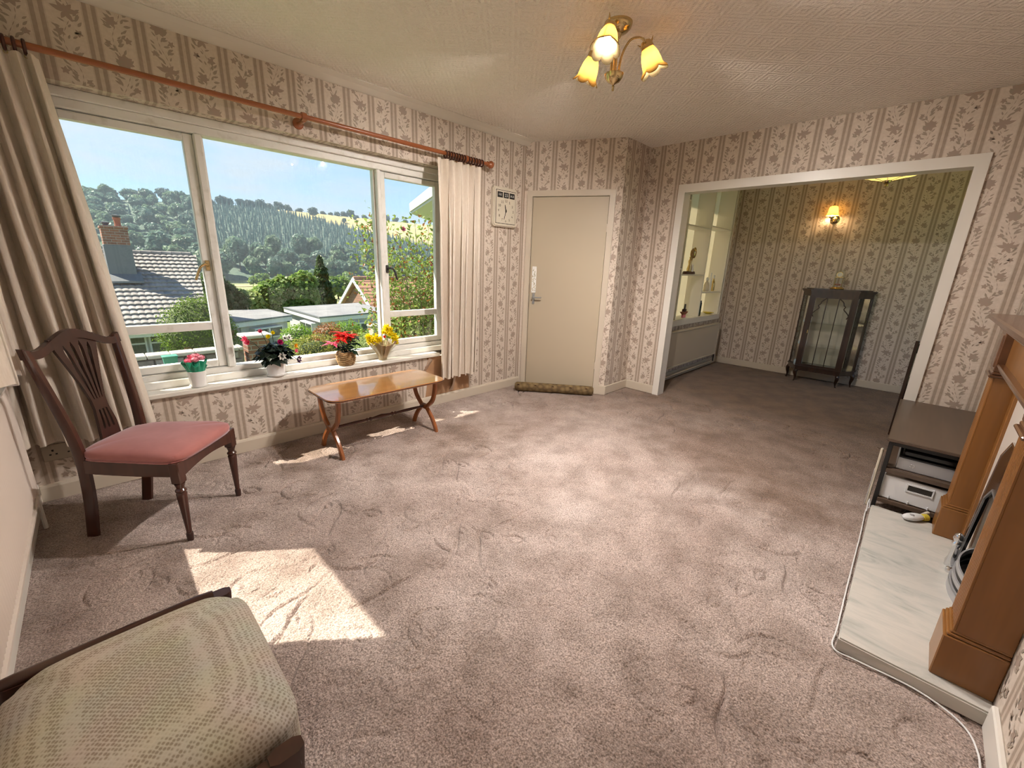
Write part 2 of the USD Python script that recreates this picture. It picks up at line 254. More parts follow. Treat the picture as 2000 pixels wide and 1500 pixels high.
def tube(P, r, n=8, caps=True):
    P, t = frames(P); r = np.broadcast_to(np.asarray(r, float), (len(P),))
    up = np.array([0, 0, 1.0]) if abs(t[:, 2]).max() < .9 else (np.array([1.0, 0, 0]) if abs(t[:, 0]).max() < .9 else np.array([.3, 1.0, .1]))
    a = np.cross(t, up); a /= np.linalg.norm(a, axis=1, keepdims=True)+1e-9; b = np.cross(t, a)
    ang = np.arange(n)*2*math.pi/n
    v = (P[:, None]+r[:, None, None]*(np.cos(ang)[None, :, None]*a[:, None]+np.sin(ang)[None, :, None]*b[:, None])).reshape(-1, 3)
    f = []
    for i in range(len(P)-1):
        for j in range(n):
            k = (j+1) % n; f += [(i*n+j, (i+1)*n+k, i*n+k), (i*n+j, (i+1)*n+j, (i+1)*n+k)]
    if caps:
        v = np.vstack([v, P[0], P[-1]]); e = len(v)
        for j in range(n):
            k = (j+1) % n; f += [(e-2, j, k), (e-1, (len(P)-1)*n+k, (len(P)-1)*n+j)]
    m = trimesh.Trimesh(v, f, process=False)
    return m
def spline(pts, n=24):
    """Catmull-Rom through the points."""
    p = np.asarray(pts, float); p = np.vstack([2*p[0]-p[1], p, 2*p[-1]-p[-2]]); out = []
    segs = len(p)-3; per = max(2, n//segs)
    for i in range(segs):
        a, b, c, d = p[i:i+4]
        for s in np.linspace(0, 1, per, endpoint=False):
            out.append(.5*((2*b)+(-a+c)*s+(2*a-5*b+4*c-d)*s*s+(-a+3*b-3*c+d)*s**3))
    out.append(p[-2]); return np.array(out)
def sweep_rect(P, w, d, side):
    """Rectangular section along P: half-width along SIDE is w/2, the other way d/2 (w and d may vary)."""
    P, t = frames(P); side = np.asarray(side, float); n = len(P)
    w = np.broadcast_to(np.asarray(w, float), (n,)); d = np.broadcast_to(np.asarray(d, float), (n,))
    o = np.cross(t, side); o /= np.linalg.norm(o, axis=1, keepdims=True)
    c = .22
    sec = [(-1, -1+c*2), (-1+c*2, -1), (1-c*2, -1), (1, -1+c*2), (1, 1-c*2), (1-c*2, 1), (-1+c*2, 1), (-1, 1-c*2)]
    k = len(sec)
    v = np.array([P[i]+side*w[i]/2*a+o[i]*d[i]/2*b for i in range(n) for a, b in sec]); f = []
    for i in range(n-1):
        for j in range(k):
            q = (j+1) % k; f += [(i*k+j, i*k+q, (i+1)*k+q), (i*k+j, (i+1)*k+q, (i+1)*k+j)]
    for j in range(1, k-1):
        f += [(0, j+1, j), ((n-1)*k, (n-1)*k+j, (n-1)*k+j+1)]
    m = trimesh.Trimesh(v, f, process=False); m.fix_normals(); return m
def prism(poly, h, place):
    """Extrudes a shapely polygon by h and maps local (a, b, c) through place(v)->xyz."""
    m = trimesh.creation.extrude_polygon(poly, h, engine='earcut'); m.vertices = place(np.array(m.vertices)); m.fix_normals(); return m
def grid(nu, nv, fn, flip=False):
    u, v = np.meshgrid(np.linspace(0, 1, nu), np.linspace(0, 1, nv), indexing='ij'); P = fn(u, v).reshape(-1, 3)
    i, j = np.meshgrid(np.arange(nu-1), np.arange(nv-1), indexing='ij'); a = (i*nv+j).ravel(); q = np.stack([a, a+nv, a+nv+1, a+1], 1)
    if flip: q = q[:, ::-1]
    return trimesh.Trimesh(P, np.vstack([q[:, [0, 1, 2]], q[:, [0, 2, 3]]]), process=False)
def thicken(m, t):
    """A sheet given thickness t (both sides and rims)."""
    m = m.copy(); n = m.vertex_normals; v = np.vstack([m.vertices+n*t/2, m.vertices-n*t/2]); k = len(m.vertices); f = np.array(m.faces)
    e = np.sort(m.edges, axis=1); _, inv, cnt = np.unique(e, axis=0, return_inverse=True, return_counts=True)
    b = m.edges[cnt[inv.ravel()] == 1]
    rim = np.vstack([np.stack([b[:, 0], b[:, 0]+k, b[:, 1]+k], 1), np.stack([b[:, 0], b[:, 1]+k, b[:, 1]], 1)])
    return trimesh.Trimesh(v, np.vstack([f, f[:, ::-1]+k, rim]), process=False)
def moved(m, t=(0, 0, 0), rz=0.0, ry=0.0, rx=0.0, s=1.0):
    m = tm(m).copy(); m.apply_scale(s)
    for a, ax in ((rx, (1, 0, 0)), (ry, (0, 1, 0)), (rz, (0, 0, 1))):
        if a: m.apply_transform(trimesh.transformations.rotation_matrix(a, ax))
    m.apply_translation(t); return m
def pyr_text(s, h, place, bold=False, depth=.0006):
    m = meshkit.text_mesh(s, h, depth, bold); v = np.array(m.vertices); v[:, 0] -= v[:, 0].max()/2; v[:, 1] -= h/2
    m.vertices = place(v); return m

# ------------------------------------------------------------------ scene-tree helpers
used = {}
def numbered(name, parent='/World'):
    key = parent+'/'+name
    k = used.get(key, 0); used[key] = k+1
    return name if k == 0 else '%s_%03d' % (name, k)
class Node:
    def __init__(s, prim, loc=(0, 0, 0), rz=0.0): s.prim, s.loc, s.rz = prim, np.array(loc, float), rz
    def path(s): return str(s.prim.GetPath())
def tag(o, label=None, category=None, group=None, kind=None):
    p = o.prim if isinstance(o, Node) else o
    for k, v in (('label', label), ('category', category), ('group', group), ('kind', kind)):
        if v: p.SetCustomDataByKey(k, v)
    return o
def thing(name, label, category, loc=(0, 0, 0), rz=0.0, group=None, kind=None):
    x = UsdGeom.Xform.Define(stage, '/World/'+numbered(name)); x.AddTranslateOp().Set(Gf.Vec3d(*map(float, loc)))
    if rz: x.AddRotateZOp().Set(math.degrees(rz))
    return tag(Node(x.GetPrim(), loc, rz), label, category, group, kind)
def part(name, mesh, mat, parent, smooth=40, label=None, kind=None, local=False):
    """A Mesh under PARENT. mesh in world coordinates unless local."""
    mesh = tm(mesh).copy()
    if not local and (parent.loc.any() or parent.rz):
        mesh.apply_translation(-parent.loc)
        if parent.rz: mesh.apply_transform(trimesh.transformations.rotation_matrix(-parent.rz, (0, 0, 1)))
    g = usdkit.mesh(stage, parent.path()+'/'+numbered(name, parent.path()), mesh, M[mat], smooth=smooth)
    tag(g.GetPrim(), label=label, kind=kind)
    return Node(g.GetPrim(), parent.loc, parent.rz)
def single(name, mesh, mat, label=None, category=None, group=None, kind=None, smooth=40):
    g = usdkit.mesh(stage, '/World/'+numbered(name), tm(mesh), M[mat], smooth=smooth)
    return tag(Node(g.GetPrim()), label, category, group, kind)
def struct(name, mesh, mat, smooth=False):
    return single(name, mesh, mat, kind='structure', smooth=smooth)
def sgroup(name):
    x = UsdGeom.Xform.Define(stage, '/World/'+numbered(name)); return tag(Node(x.GetPrim()), kind='structure')
def copy_of(src, loc, rz=0.0, scale=1.0, label=None, group=None):
    d = src.prim.GetCustomData(); base = str(src.prim.GetName())
    base = base[:-4] if base[-4:-3] == '_' and base[-3:].isdigit() else base
    x = UsdGeom.Xform.Define(stage, '/World/'+numbered(base)); x.AddTranslateOp().Set(Gf.Vec3d(*map(float, loc)))
    if rz: x.AddRotateZOp().Set(math.degrees(rz))
    if scale != 1.0: x.AddScaleOp().Set(Gf.Vec3f(*([scale]*3 if np.ndim(scale) == 0 else [float(v) for v in scale])))
    tag(Node(x.GetPrim()), label or d.get('label'), d.get('category'), group or d.get('group'))
    inner = UsdGeom.Xform.Define(stage, str(x.GetPath()))
    x.GetPrim().GetReferences().AddInternalReference(src.prim.GetPath()); x.GetPrim().SetInstanceable(True)
    # the copy's own transform replaces the source's
    return Node(x.GetPrim())

# ================================================================== ROOM SHELL
H = 2.40
T = 0.462; DS = np.array([math.sin(T), -math.cos(T), 0.0]); DN = np.array([math.cos(T), math.sin(T), 0.0])      # along / out of the angled door wall
DP0 = np.array([3.2613, 0.0, 0.0]); DLEN = .9395                                                                  # its corner at the window wall
DCORN = DP0+DS*DLEN                                                                                                # its other corner
XB, XC, YR, YFL = 4.124, 6.434, -3.470, -0.983
def dplace(v):  # local (s, z, depth into the wall) -> world
    return DP0+v[:, :1]*DS+v[:, 2:3]*DN+np.array([0, 0, 1.0])*v[:, 1:2]

# ---- the printed flowers of the wallpaper, as thin ink shapes lying on the walls
def leaf_poly(x, y, ang, L, W, n=4):
    t = np.linspace(0, 1, n+1); w = W*np.sin(math.pi*t**.8)*.5
    top = np.stack([t*L, w], 1); bot = np.stack([t[1:-1]*L, -w[1:-1]], 1)[::-1]; p = np.vstack([top, bot])
    c, s = math.cos(ang), math.sin(ang)
    return np.stack([x+p[:, 0]*c-p[:, 1]*s, y+p[:, 0]*s+p[:, 1]*c], 1)
CELL = .52
def motif():
    rg = random.Random(5); out = []
    def stem(y): return .021*math.sin(y*2*math.pi/CELL*2+.6)
    for k in range(84):                                          # leaves along a winding stem
        y = (k+rg.random()*.6)/84*CELL; side = rg.choice((-1, 1)); a = math.pi/2-side*rg.uniform(.35, 1.5)
        L = rg.uniform(.018, .034); x = stem(y)*.8+side*rg.uniform(.004, .036)
        if abs(x+math.cos(a)*L) < .058: out.append((0, leaf_poly(x, y, a, L, L*rg.uniform(.30, .42))))
    for k in range(20):
        y = k/20*CELL; out.append((0, leaf_poly(stem(y), y, math.atan2(CELL/20, stem(y+CELL/20)-stem(y)), CELL/20*1.02, .0035, 2)))
    for cx, cy, R, n in ((.010, .085, .036, 7), (-.018, .245, .027, 6), (.028, .335, .021, 5), (-.034, .030, .016, 5), (.036, .180, .017, 5), (-.036, .345, .016, 5), (.040, .490, .015, 5), (-.040, .150, .014, 5)):   # flowers
        a0 = rg.random()*6
        for j in range(n): out.append((1, leaf_poly(cx, cy, a0+j*2*math.pi/n, R, R*.62)))
    bx_, by_ = -.004, .420                                       # the large lily with swept petals
    for a, L, W in ((.25, .050, .020), (.95, .043, .018), (2.2, .043, .018), (2.9, .050, .020), (4.2, .040, .020), (5.2, .036, .016), (1.57, .030, .014)):
        out.append((1, leaf_poly(bx_, by_, a, L, W)))
    return out
MOTIF = motif()
def wall_print(parent, width, first, place, region, z0=.1, z1=2.4, off=.0008, tag_off=0):
    """Prints the flowers between the stripes. region: shapely polygon in (along, z); place maps (a, z, proud)."""
    rp = prep(region); minx, miny, maxx, maxy = region.bounds
    acc = {0: [[], [], 0, []], 1: [[], [], 0, []]}
    k0 = int(math.floor((minx-first)/.175))-1; k1 = int(math.ceil((maxx-first)/.175))+1
    for k in range(k0, k1+1):
        c = first+(k+.5)*.175; sh = (k*.37 % 1.0)*CELL; flip = -1 if k % 2 else 1
        for r in range(-1, int(2.5/CELL)+2):
            for mi, (tone, P) in enumerate(MOTIF):
                Q = np.stack([c+flip*P[:, 0], P[:, 1]+r*CELL+sh], 1)
                if Q[:, 0].max() < minx or Q[:, 0].min() > maxx or Q[:, 1].max() < miny or Q[:, 1].min() > maxy: continue
                pg = Polygon(Q)
                if not rp.contains(pg):
                    if not rp.intersects(pg): continue
                    pg = pg.buffer(0).intersection(region)
                    if pg.geom_type != 'Polygon' or pg.area < 4e-6: continue
                    pg = pg.convex_hull; Q = np.array(pg.exterior.coords)[:-1]
                if len(Q) < 3: continue
                a = acc[tone]; n = len(Q); a[0].append(Q); a[1] += [(a[2], a[2]+i, a[2]+i+1) for i in range(1, n-1)]; a[2] += n; a[3].append(np.full(n, off+(mi % 24)*3.0e-5))
    for tone, nm, mt in ((0, 'leaf_print', 'print_leaf'), (1, 'flower_print', 'print_flower')):
        if not acc[tone][2]: continue
        Q = np.vstack(acc[tone][0]); v = place(np.column_stack([Q, np.concatenate(acc[tone][3])]))
        part(nm, trimesh.Trimesh(v, acc[tone][1], process=False), mt, parent, smooth=False, kind='stuff')

# ---- floors
def build_floor():
    xs = np.arange(-.36, XB+.076, .0056); ys = np.arange(YR, .004, .0056)
    X, Y = np.meshgrid(xs, ys, indexing='ij'); rg = np.random.default_rng(11); pts = []; strong = []
    def stroke(P, s):
        P = np.asarray(P); d = np.r_[0, np.cumsum(np.linalg.norm(np.diff(P, axis=0), axis=1))]; n = max(3, int(d[-1]/.004)); q = np.linspace(0, d[-1], n)
        Q = np.stack([np.interp(q, d, P[:, 0]), np.interp(q, d, P[:, 1])], 1); pts.append(Q)
        env = np.sin(np.linspace(.15, math.pi-.15, n))**.5*(.45+.9*meshkit.noise(np.column_stack([Q*9, np.zeros(n)]), 3)); strong.append(np.clip(env*s, 0, .82))
    def arc(x, y, a, L, k0, k1, n=40):
        th = a+np.cumsum(np.linspace(k0, k1, n))*L/n; return np.stack([x+np.cumsum(np.cos(th))*L/n, y+np.cumsum(np.sin(th))*L/n], 1)
    px, py = .78, .66                                            # carved scroll pattern, repeated over the carpet
    tmpl = []
    r0 = random.Random(21)
    for q in range(11):
        x, y, a = r0.uniform(0, px), r0.uniform(0, py), r0.uniform(0, 6.28)
        tmpl.append((arc(x, y, a, r0.uniform(.20, .40), r0.choice((-1, 1))*r0.uniform(6, 11), r0.choice((-1, 1))*r0.uniform(6, 14)), 1.0))
    for q in range(7):                                           # leaf outlines
        x, y, a = r0.uniform(0, px), r0.uniform(0, py), r0.uniform(0, 6.28); L = r0.uniform(.07, .12)
        for s in (-1, 1):
            t = np.linspace(0, 1, 22); w = s*L*.26*np.sin(math.pi*t**.75); tmpl.append((np.stack([x+t*L*math.cos(a)-w*math.sin(a), y+t*L*math.sin(a)+w*math.cos(a)], 1), .8))
    for q in range(2):                                           # small flowers
        x, y = r0.uniform(0, px), r0.uniform(0, py)
        for j in range(5):
            a = j*1.257; tmpl.append((arc(x+.022*math.cos(a), y+.022*math.sin(a), a-1.2, .085, 20, 46, 20), .7))
    for i in range(-1, 7):
        for j in range(-6, 2):
            for P, s in tmpl:
                w = rg.uniform(.50, 1.1); stroke(P+[i*px+(.39 if j % 2 else 0), j*py], s*w)
    Pn, Sn = np.vstack(pts), np.concatenate(strong); t = cKDTree(Pn); d, idx = t.query(np.column_stack([X.ravel(), Y.ravel()]), distance_upper_bound=.03, workers=-1)
    ok = np.isfinite(d); gro = np.zeros(X.size); gro[ok] = Sn[idx[ok]]*np.exp(-(d[ok]/.0052)**2)*.023
    P3 = np.column_stack([X.ravel(), Y.ravel(), np.zeros(X.size)])
    wear = meshkit.noise(P3*1.7, 8)
    Z = -gro*np.clip((wear-.28)*3.2, .22, 1.0)+(meshkit.fbm(P3*9, 3, 4)-.5)*.007+(meshkit.fbm(P3*60, 2, 9)-.5)*.0075-.0015
    Z = np.minimum(Z, .0022)
    v = np.column_stack([X.ravel(), Y.ravel(), Z]); ny = len(ys); i, j = np.meshgrid(np.arange(len(xs)-1), np.arange(ny-1), indexing='ij'); a = (i*ny+j).ravel()
    q = np.stack([a, a+ny, a+ny+1, a+1], 1)
    return trimesh.Trimesh(v, np.vstack([q[:, [0, 1, 2]], q[:, [0, 2, 3]]]), process=False)
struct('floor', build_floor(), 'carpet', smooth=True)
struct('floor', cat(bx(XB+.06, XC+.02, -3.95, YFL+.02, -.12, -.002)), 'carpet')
struct('ceiling', bx(-.50, XB+.08, YR-.1, .30, H, H+.12), 'ceiling_paper')
struct('ceiling', bx(XB+.08, XC+.1, -4.0, YFL+.4, H, H+.12), 'ceiling_paper')
struct('trim_ceiling', prism(Polygon([(0, 2.3995), (-.115, 2.3995), (-.115, 2.396), (-.06, 2.388), (-.012, 2.368), (0, 2.366)]), 3.72, lambda v: np.column_stack([v[:, 2]-.46, v[:, 0], v[:, 1]])), 'reveal_white')

# ---- window wall
WX0, WX1, WZ0, WZ1 = -.02, 2.38, .452, 2.016
wallpaper('paper_window_wall', (1, 0, 0), .262)
hole = sbox(WX0, WZ0, WX1, WZ1); pw = sbox(-.50, -.05, 3.60, 2.45).difference(hole)
w_n = sgroup('wall_north')
part('wall', prism(pw, .27, lambda v: np.column_stack([v[:, 0], v[:, 2], v[:, 1]])), 'paper_window_wall', w_n, smooth=False)
reg = sbox(-.33, .1, 3.26, 2.365).difference(sbox(WX0-.01, .44, WX1+.01, WZ1+.002)).difference(sbox(2.05, 0, 2.56, .46))
wall_print(w_n, 0, .262, lambda v: np.column_stack([v[:, 0], -v[:, 2], v[:, 1]]), reg)
wall_print(w_n, 0, .262, lambda v: np.column_stack([v[:, 0], v[:, 1], WZ1-v[:, 2]]), sbox(WX0, .004, WX1, .115))       # the soffit of the reveal
struct('baseboard_north', prism(Polygon([(0, 0), (-.016, 0), (-.016, .075), (-.010, .088), (0, .090)]), 3.60, lambda v: np.column_stack([v[:, 2]-.34, v[:, 0], v[:, 1]])), 'cream_paint')

# ---- left wall (very slightly out of square, as in the photograph) with a window above the radiator
LW = lambda y: -.338+.022*(y+.3)
wallpaper('paper_left_wall', (0, 1, 0), -.1)
pl = sbox(-3.60, -.05, .02, 2.45).difference(sbox(-2.75, .765, -.36, 2.02))
def lplace(v): return np.column_stack([-.338+.022*(v[:, 0]+.3)-v[:, 2], v[:, 0], v[:, 1]])
w_w = sgroup('wall_west')
part('wall', prism(pl, .22, lplace), 'paper_left_wall', w_w, smooth=False)
wall_print(w_w, 0, -.1, lambda v: lplace(np.column_stack([v[:, 0], v[:, 1], -v[:, 2]])), sbox(-.47, .1, -.0, 2.39))
struct('baseboard_west', prism(Polygon([(-3.46, 0), (-.016, 0), (-.016, .092), (-3.46, .092)]), .017, lambda v: np.column_stack([-.338+.022*(v[:, 0]+.3)+.017-v[:, 2], v[:, 0], v[:, 1]])), 'white_paint')

# ---- angled door wall
wallpaper('paper_door_wall', tuple(DS), float(DP0 @ DS)+.105)
DA, DB, DTOP = 0.032+.057, .8815-.057, 1.916                  # door leaf from / to along the wall, and its head
pd = sbox(0, -.05, DLEN, 2.45).difference(sbox(DA-.012, -.1, DB+.012, DTOP+.012))
w_d = sgroup('wall_northeast')
part('wall', prism(pd, .12, dplace), 'paper_door_wall', w_d, smooth=False)
wall_print(w_d, 0, .105, lambda v: dplace(v*[1, 1, -1]), sbox(.0, 1.975, DLEN-.004, 2.398).union(sbox(.885, .095, DLEN-.004, 1.98)))
fr = sbox(.032, 0, .8815, 1.973).difference(sbox(DA-.004, -.1, DB+.004, DTOP+.004))
dr = sgroup('door_1')
part('door_frame', prism(fr, .018, lambda v: dplace(v*[1, 1, -1])), 'cream_paint', dr, smooth=False)
part('jamb', prism(sbox(DA-.012, 0, DB+.012, DTOP+.012).difference(sbox(DA-.003, -.1, DB+.003, DTOP+.003)), .11, lambda v: dplace(v)), 'cream_paint', dr, smooth=False)
def dbox(s0, s1, z0, z1, d0, d1, c=.002):   # d: negative is proud of the wall
    m = bx(s0, s1, z0, z1, d0, d1, c); m.vertices = dplace(np.array(m.vertices)); m.fix_normals(); return m
part('door_leaf', dbox(DA, DB, .012, DTOP, .002, .042, .003), 'door_paint', dr)
part('hinge', cat(*[dbox(DB-.004, DB+.008, z, z+.075, -.008, .004, .002) for z in (1.60,)]), 'cream_paint', dr)
part('hinge', dbox(DB-.004, DB+.008, .26, .335, -.008, .004, .002), 'cream_paint', dr)
fp = part('finger_plate', dbox(DA+.022, DA+.068, 1.0, 1.262, -.006, .003, .002), 'white_ceramic', dr, label='white finger plate with gold flower spray')
rg = random.Random(4); fl = []
for k in range(34):
    P = leaf_poly(DA+.045+rg.uniform(-.015, .015), 1.02+k/34*.21, rg.uniform(0, 6.28), rg.uniform(.008, .016), .006)
    fl.append(prism(Polygon(P), .0008, lambda v: dplace(v*[1, 1, -1]-[0, 0, .006])))
part('flower_print', cat(*fl), 'old_brass', fp, smooth=False, kind='stuff')
part('lock_plate', dbox(DA+.034, DA+.060, .885, .995, -.006, .003, .003), 'satin_silver', dr)
hs = dplace(np.array([[DA+.047, .955, -.004], [DA+.047, .955, -.040], [DA+.053, .955, -.046], [DA+.140, .957, -.044]]))
part('lever_handle', cat(tube(spline(hs, 14), [.009]*4+[.0075]*(len(spline(hs, 14))-4), 10)), 'satin_silver', dr)
struct('baseboard_northeast', prism(sbox(.8815, 0, DLEN+.016, .090), .016, lambda v: dplace(v*[1, 1, -1])), 'cream_paint')

# ---- short return beside the door
wallpaper('paper_return', (1, 0, 0), DCORN[0]+.12)
w_r = sgroup('wall_return')
part('wall', bx(DCORN[0]+.012, XB+.10, DCORN[1], DCORN[1]+.10, -.05, 2.45), 'paper_return', w_r, smooth=False)
wall_print(w_r, 0, DCORN[0]+.12, lambda v: np.column_stack([v[:, 0], DCORN[1]-v[:, 2], v[:, 1]]), sbox(DCORN[0]+.004, .092, XB-.002, 2.398))
struct('baseboard_return', bx(DCORN[0]+.004, XB, DCORN[1]-.016, DCORN[1], 0, .090, .004), 'cream_paint')

# ---- wall with the wide opening
wallpaper('paper_opening_wall', (0, 1, 0), -2.021)
OL, OR_, OT = -1.236, -3.083, 1.968                            # clear opening
po = sbox(-3.62, -.05, -.80, 2.45).difference(sbox(OR_-.012, -.1, OL+.012, OT+.012))
w_e = sgroup('wall_east')
part('wall', prism(po, .10, lambda v: np.column_stack([XB+v[:, 2], v[:, 0], v[:, 1]])), 'paper_opening_wall', w_e, smooth=False)
wall_print(w_e, 0, -2.021, lambda v: np.column_stack([XB-v[:, 2], v[:, 0], v[:, 1]]),
           sbox(YR+.002, .09, DCORN[1]-.002, 2.398).difference(sbox(-3.150, 0, -1.170, 2.040)))
struct('trim_1', prism(sbox(-3.148, 0, -1.172, 2.039).difference(sbox(OR_, -.1, OL, OT)), .020, lambda v: np.column_stack([XB-v[:, 2], v[:, 0], v[:, 1]])), 'white_paint')
struct('trim_2', prism(sbox(OR_-.012, 0, OL+.012, OT+.012).difference(sbox(OR_, -.1, OL, OT)), .115, lambda v: np.column_stack([XB-.003+v[:, 2], v[:, 0], v[:, 1]])), 'white_paint')
struct('baseboard_east', cat(bx(XB-.016, XB, -1.172, DCORN[1], 0, .090, .004), bx(XB-.016, XB, YR, -3.148, 0, .090, .004)), 'cream_paint')

# ---- right wall with the fireplace
wallpaper('paper_right_wall', (1, 0, 0), 1.62)
w_s = sgroup('wall_south')
part('wall', bx(-.55, XB+.1, YR-.12, YR, -.05, 2.45), 'paper_right_wall', w_s, smooth=False)
wall_print(w_s, 0, 1.62, lambda v: np.column_stack([v[:, 0], YR+v[:, 2], v[:, 1]]), sbox(.4, .1, XB-.002, 2.398))
struct('baseboard_south', cat(bx(-.3, 1.665, YR, YR+.016, 0, .092, .004), bx(3.05, XB-.016, YR, YR+.016, 0, .092, .004)), 'white_paint')

# ---- far room
wallpaper('paper_far_wall', (0, 1, 0), -1.512)
w_f = sgroup('wall_far_east')
part('wall', bx(XC, XC+.12, -4.0, YFL+.35, -.05, 2.45), 'paper_far_wall', w_f, smooth=False)
wall_print(w_f, 0, -1.512, lambda v: np.column_stack([XC-v[:, 2], v[:, 0], v[:, 1]]), sbox(-3.6, .085, YFL-.002, 2.3))
struct('baseboard_far_east', bx(XC-.016, XC, -3.88, YFL, 0, .085, .004), 'cream_paint')
wallpaper('paper_far_left', (1, 0, 0), 4.9)
HX0, HX1, HZ0 = 4.60, 6.262, .705
w_h = sgroup('wall_far_north')
part('wall', prism(sbox(XB+.10, -.05, XC+.1, 2.45).difference(sbox(HX0, HZ0, HX1, 2.5)), .10, lambda v: np.column_stack([v[:, 0], YFL+v[:, 2], v[:, 1]])), 'paper_far_left', w_h, smooth=False)
wall_print(w_h, 0, 4.9, lambda v: np.column_stack([v[:, 0], YFL-v[:, 2], v[:, 1]]), sbox(XB+.11, .09, XC-.002, .640).union(sbox(6.285, .09, XC-.002, 2.39)))
struct('trim_3', cat(bx(HX0-.04, HX1+.02, YFL-.014, YFL+.02, .640, .708, .003), bx(HX1, HX1+.022, YFL-.012, YFL+.02, .708, 2.395, .003)), 'white_paint')
struct('baseboard_far_north', bx(XB+.12, XC-.016, YFL-.016, YFL, 0, .085, .004), 'cream_paint')
pf = sbox(XB+.08, -.05, XC+.12, 2.45).difference(sbox(4.45, .25, 6.25, 2.10))
wallpaper('paper_far_right', (1, 0, 0), 4.9)
struct('wall_far_south', prism(pf, .12, lambda v: np.column_stack([v[:, 0], -3.90-v[:, 2], v[:, 1]])), 'paper_far_right')
struct('wall_far_west', bx(XB+.02, XB+.10, -4.02, YR-.10, -.05, 2.45), 'paper_far_right')
w3 = sgroup('window_3')
part('window_frame', prism(sbox(4.44, .24, 6.26, 2.11).difference(sbox(4.50, .30, 5.32, 2.05)).difference(sbox(5.38, .30, 6.20, 2.05)), .05, lambda v: np.column_stack([v[:, 0], -3.93-v[:, 2], v[:, 1]])), 'window_paint', w3, smooth=False)
part('pane', bx(4.50, 5.32, -3.957, -3.953, .30, 2.05), 'window_glass', w3, smooth=False); part('pane', bx(5.38, 6.20, -3.957, -3.953, .30, 2.05), 'window_glass', w3, smooth=False)

# ================================================================== WINDOWS
w1 = sgroup('window_1')
def rail(name, x0, x1, z0, z1, y0, y1, mat='window_paint', c=.004): return part(name, bx(x0, x1, y0, y1, z0, z1, c), mat, w1)
rail('window_head', WX0, WX1, 1.972, WZ1, .085, .20); rail('window_head', WX0, WX1, 1.928, 1.974, .105, .20)
rail('window_bottom_rail', WX0, WX1, .486, .533, .080, .20); rail('window_bottom_rail', WX0, WX1, .531, .568, .112, .20)
rail('window_jamb', WX0, .03, .566, 1.93, .105, .20); rail('window_jamb', 2.33, WX1, .566, 1.93, .105, .20)
rail('mullion', .612, .652, .566, 1.93, .098, .20, c=.006); rail('mullion', 1.735, 1.766, .566, 1.93, .098, .20, c=.006)
rail('mullion', .652, .664, .566, 1.93, .14, .19); rail('mullion', 1.724, 1.736, .566, 1.93, .14, .19)
for x0, x1 in ((.03, .612), (1.766, 2.33)):                     # opening casements
    rail('casement_stile', x0, x0+.048, .572, 1.925, .128, .172); rail('casement_stile', x1-.048, x1, .572, 1.925, .128, .172)
    rail('casement_rail', x0+.048, x1-.048, 1.885, 1.925, .128, .172); rail('casement_rail', x0+.048, x1-.048, .572, .618, .128, .172)
    rail('glazing_bar', x0+.048, x1-.048, .812, .862, .132, .168)
    part('pane', bx(x0+.048, x1-.048, .150, .153, .862, 1.885), 'window_glass', w1, smooth=False); part('pane', bx(x0+.048, x1-.048, .150, .153, .618, .812), 'window_glass', w1, smooth=False)
part('pane', bx(.664, 1.724, .158, .161, .568, 1.928), 'window_glass', w1, smooth=False)
for x, sx in ((.588, -1), (1.800, 1)):
    h = part('casement_handle', bx(x-.011, x+.011, .116, .129, 1.175, 1.235, .003), 'old_brass' if sx < 0 else 'dark_plastic', w1)
    part('lever', tube(spline([(x, .112, 1.205), (x+sx*.018, .096, 1.212), (x+sx*.045, .094, 1.192), (x+sx*.075, .100, 1.120)], 12), .0075, 8), 'old_brass' if sx < 0 else 'dark_plastic', h)
part('sill_board', bx(WX0-.03, 2.20, -.030, .090, .457, .487, .006), 'white_paint', w1, label='white painted window sill board')
part('outer_sill', bx(WX0, WX1, .20, .33, .44, .50, .004), 'window_paint', w1)
part('reveal_lining', cat(bx(WX1-.006, WX1+.002, .0, .11, .487, 2.014), bx(WX0-.002, WX0+.006, .0, .11, .487, 2.014)), 'reveal_white', w1, smooth=False)
w2 = sgroup('window_2')
part('window_frame', prism(sbox(-2.76, .755, -.35, 2.03).difference(sbox(-2.70, .80, -1.68, 1.97)).difference(sbox(-1.62, .80, -.42, 1.97)), .06, lambda v: lplace(v+[0, 0, .10])), 'window_paint', w2, smooth=False)
for a, b in ((-2.70, -1.68), (-1.62, -.42)): part('pane', prism(sbox(a, .80, b, 1.97), .004, lambda v: lplace(v+[0, 0, .125])), 'window_glass', w2, smooth=False)
part('sill_board', cat(prism(sbox(-1.25, .745, -.34, .770), .12, lambda v: lplace(v+[0, 0, -.02])), prism(sbox(-2.90, .745, -1.25, .770), .12, lambda v: lplace(v+[0, 0, -.005]))), 'white_paint', w2, smooth=False)
# roof overhang outside (it cuts the sunlight off the top of both windows)
struct('trim_eaves', cat(bx(-1.0, 4.6, .27, .66, 2.20, 2.32), bx(-.765, -.57, -4.0, .66, 2.20, 2.32)), 'fascia_white')

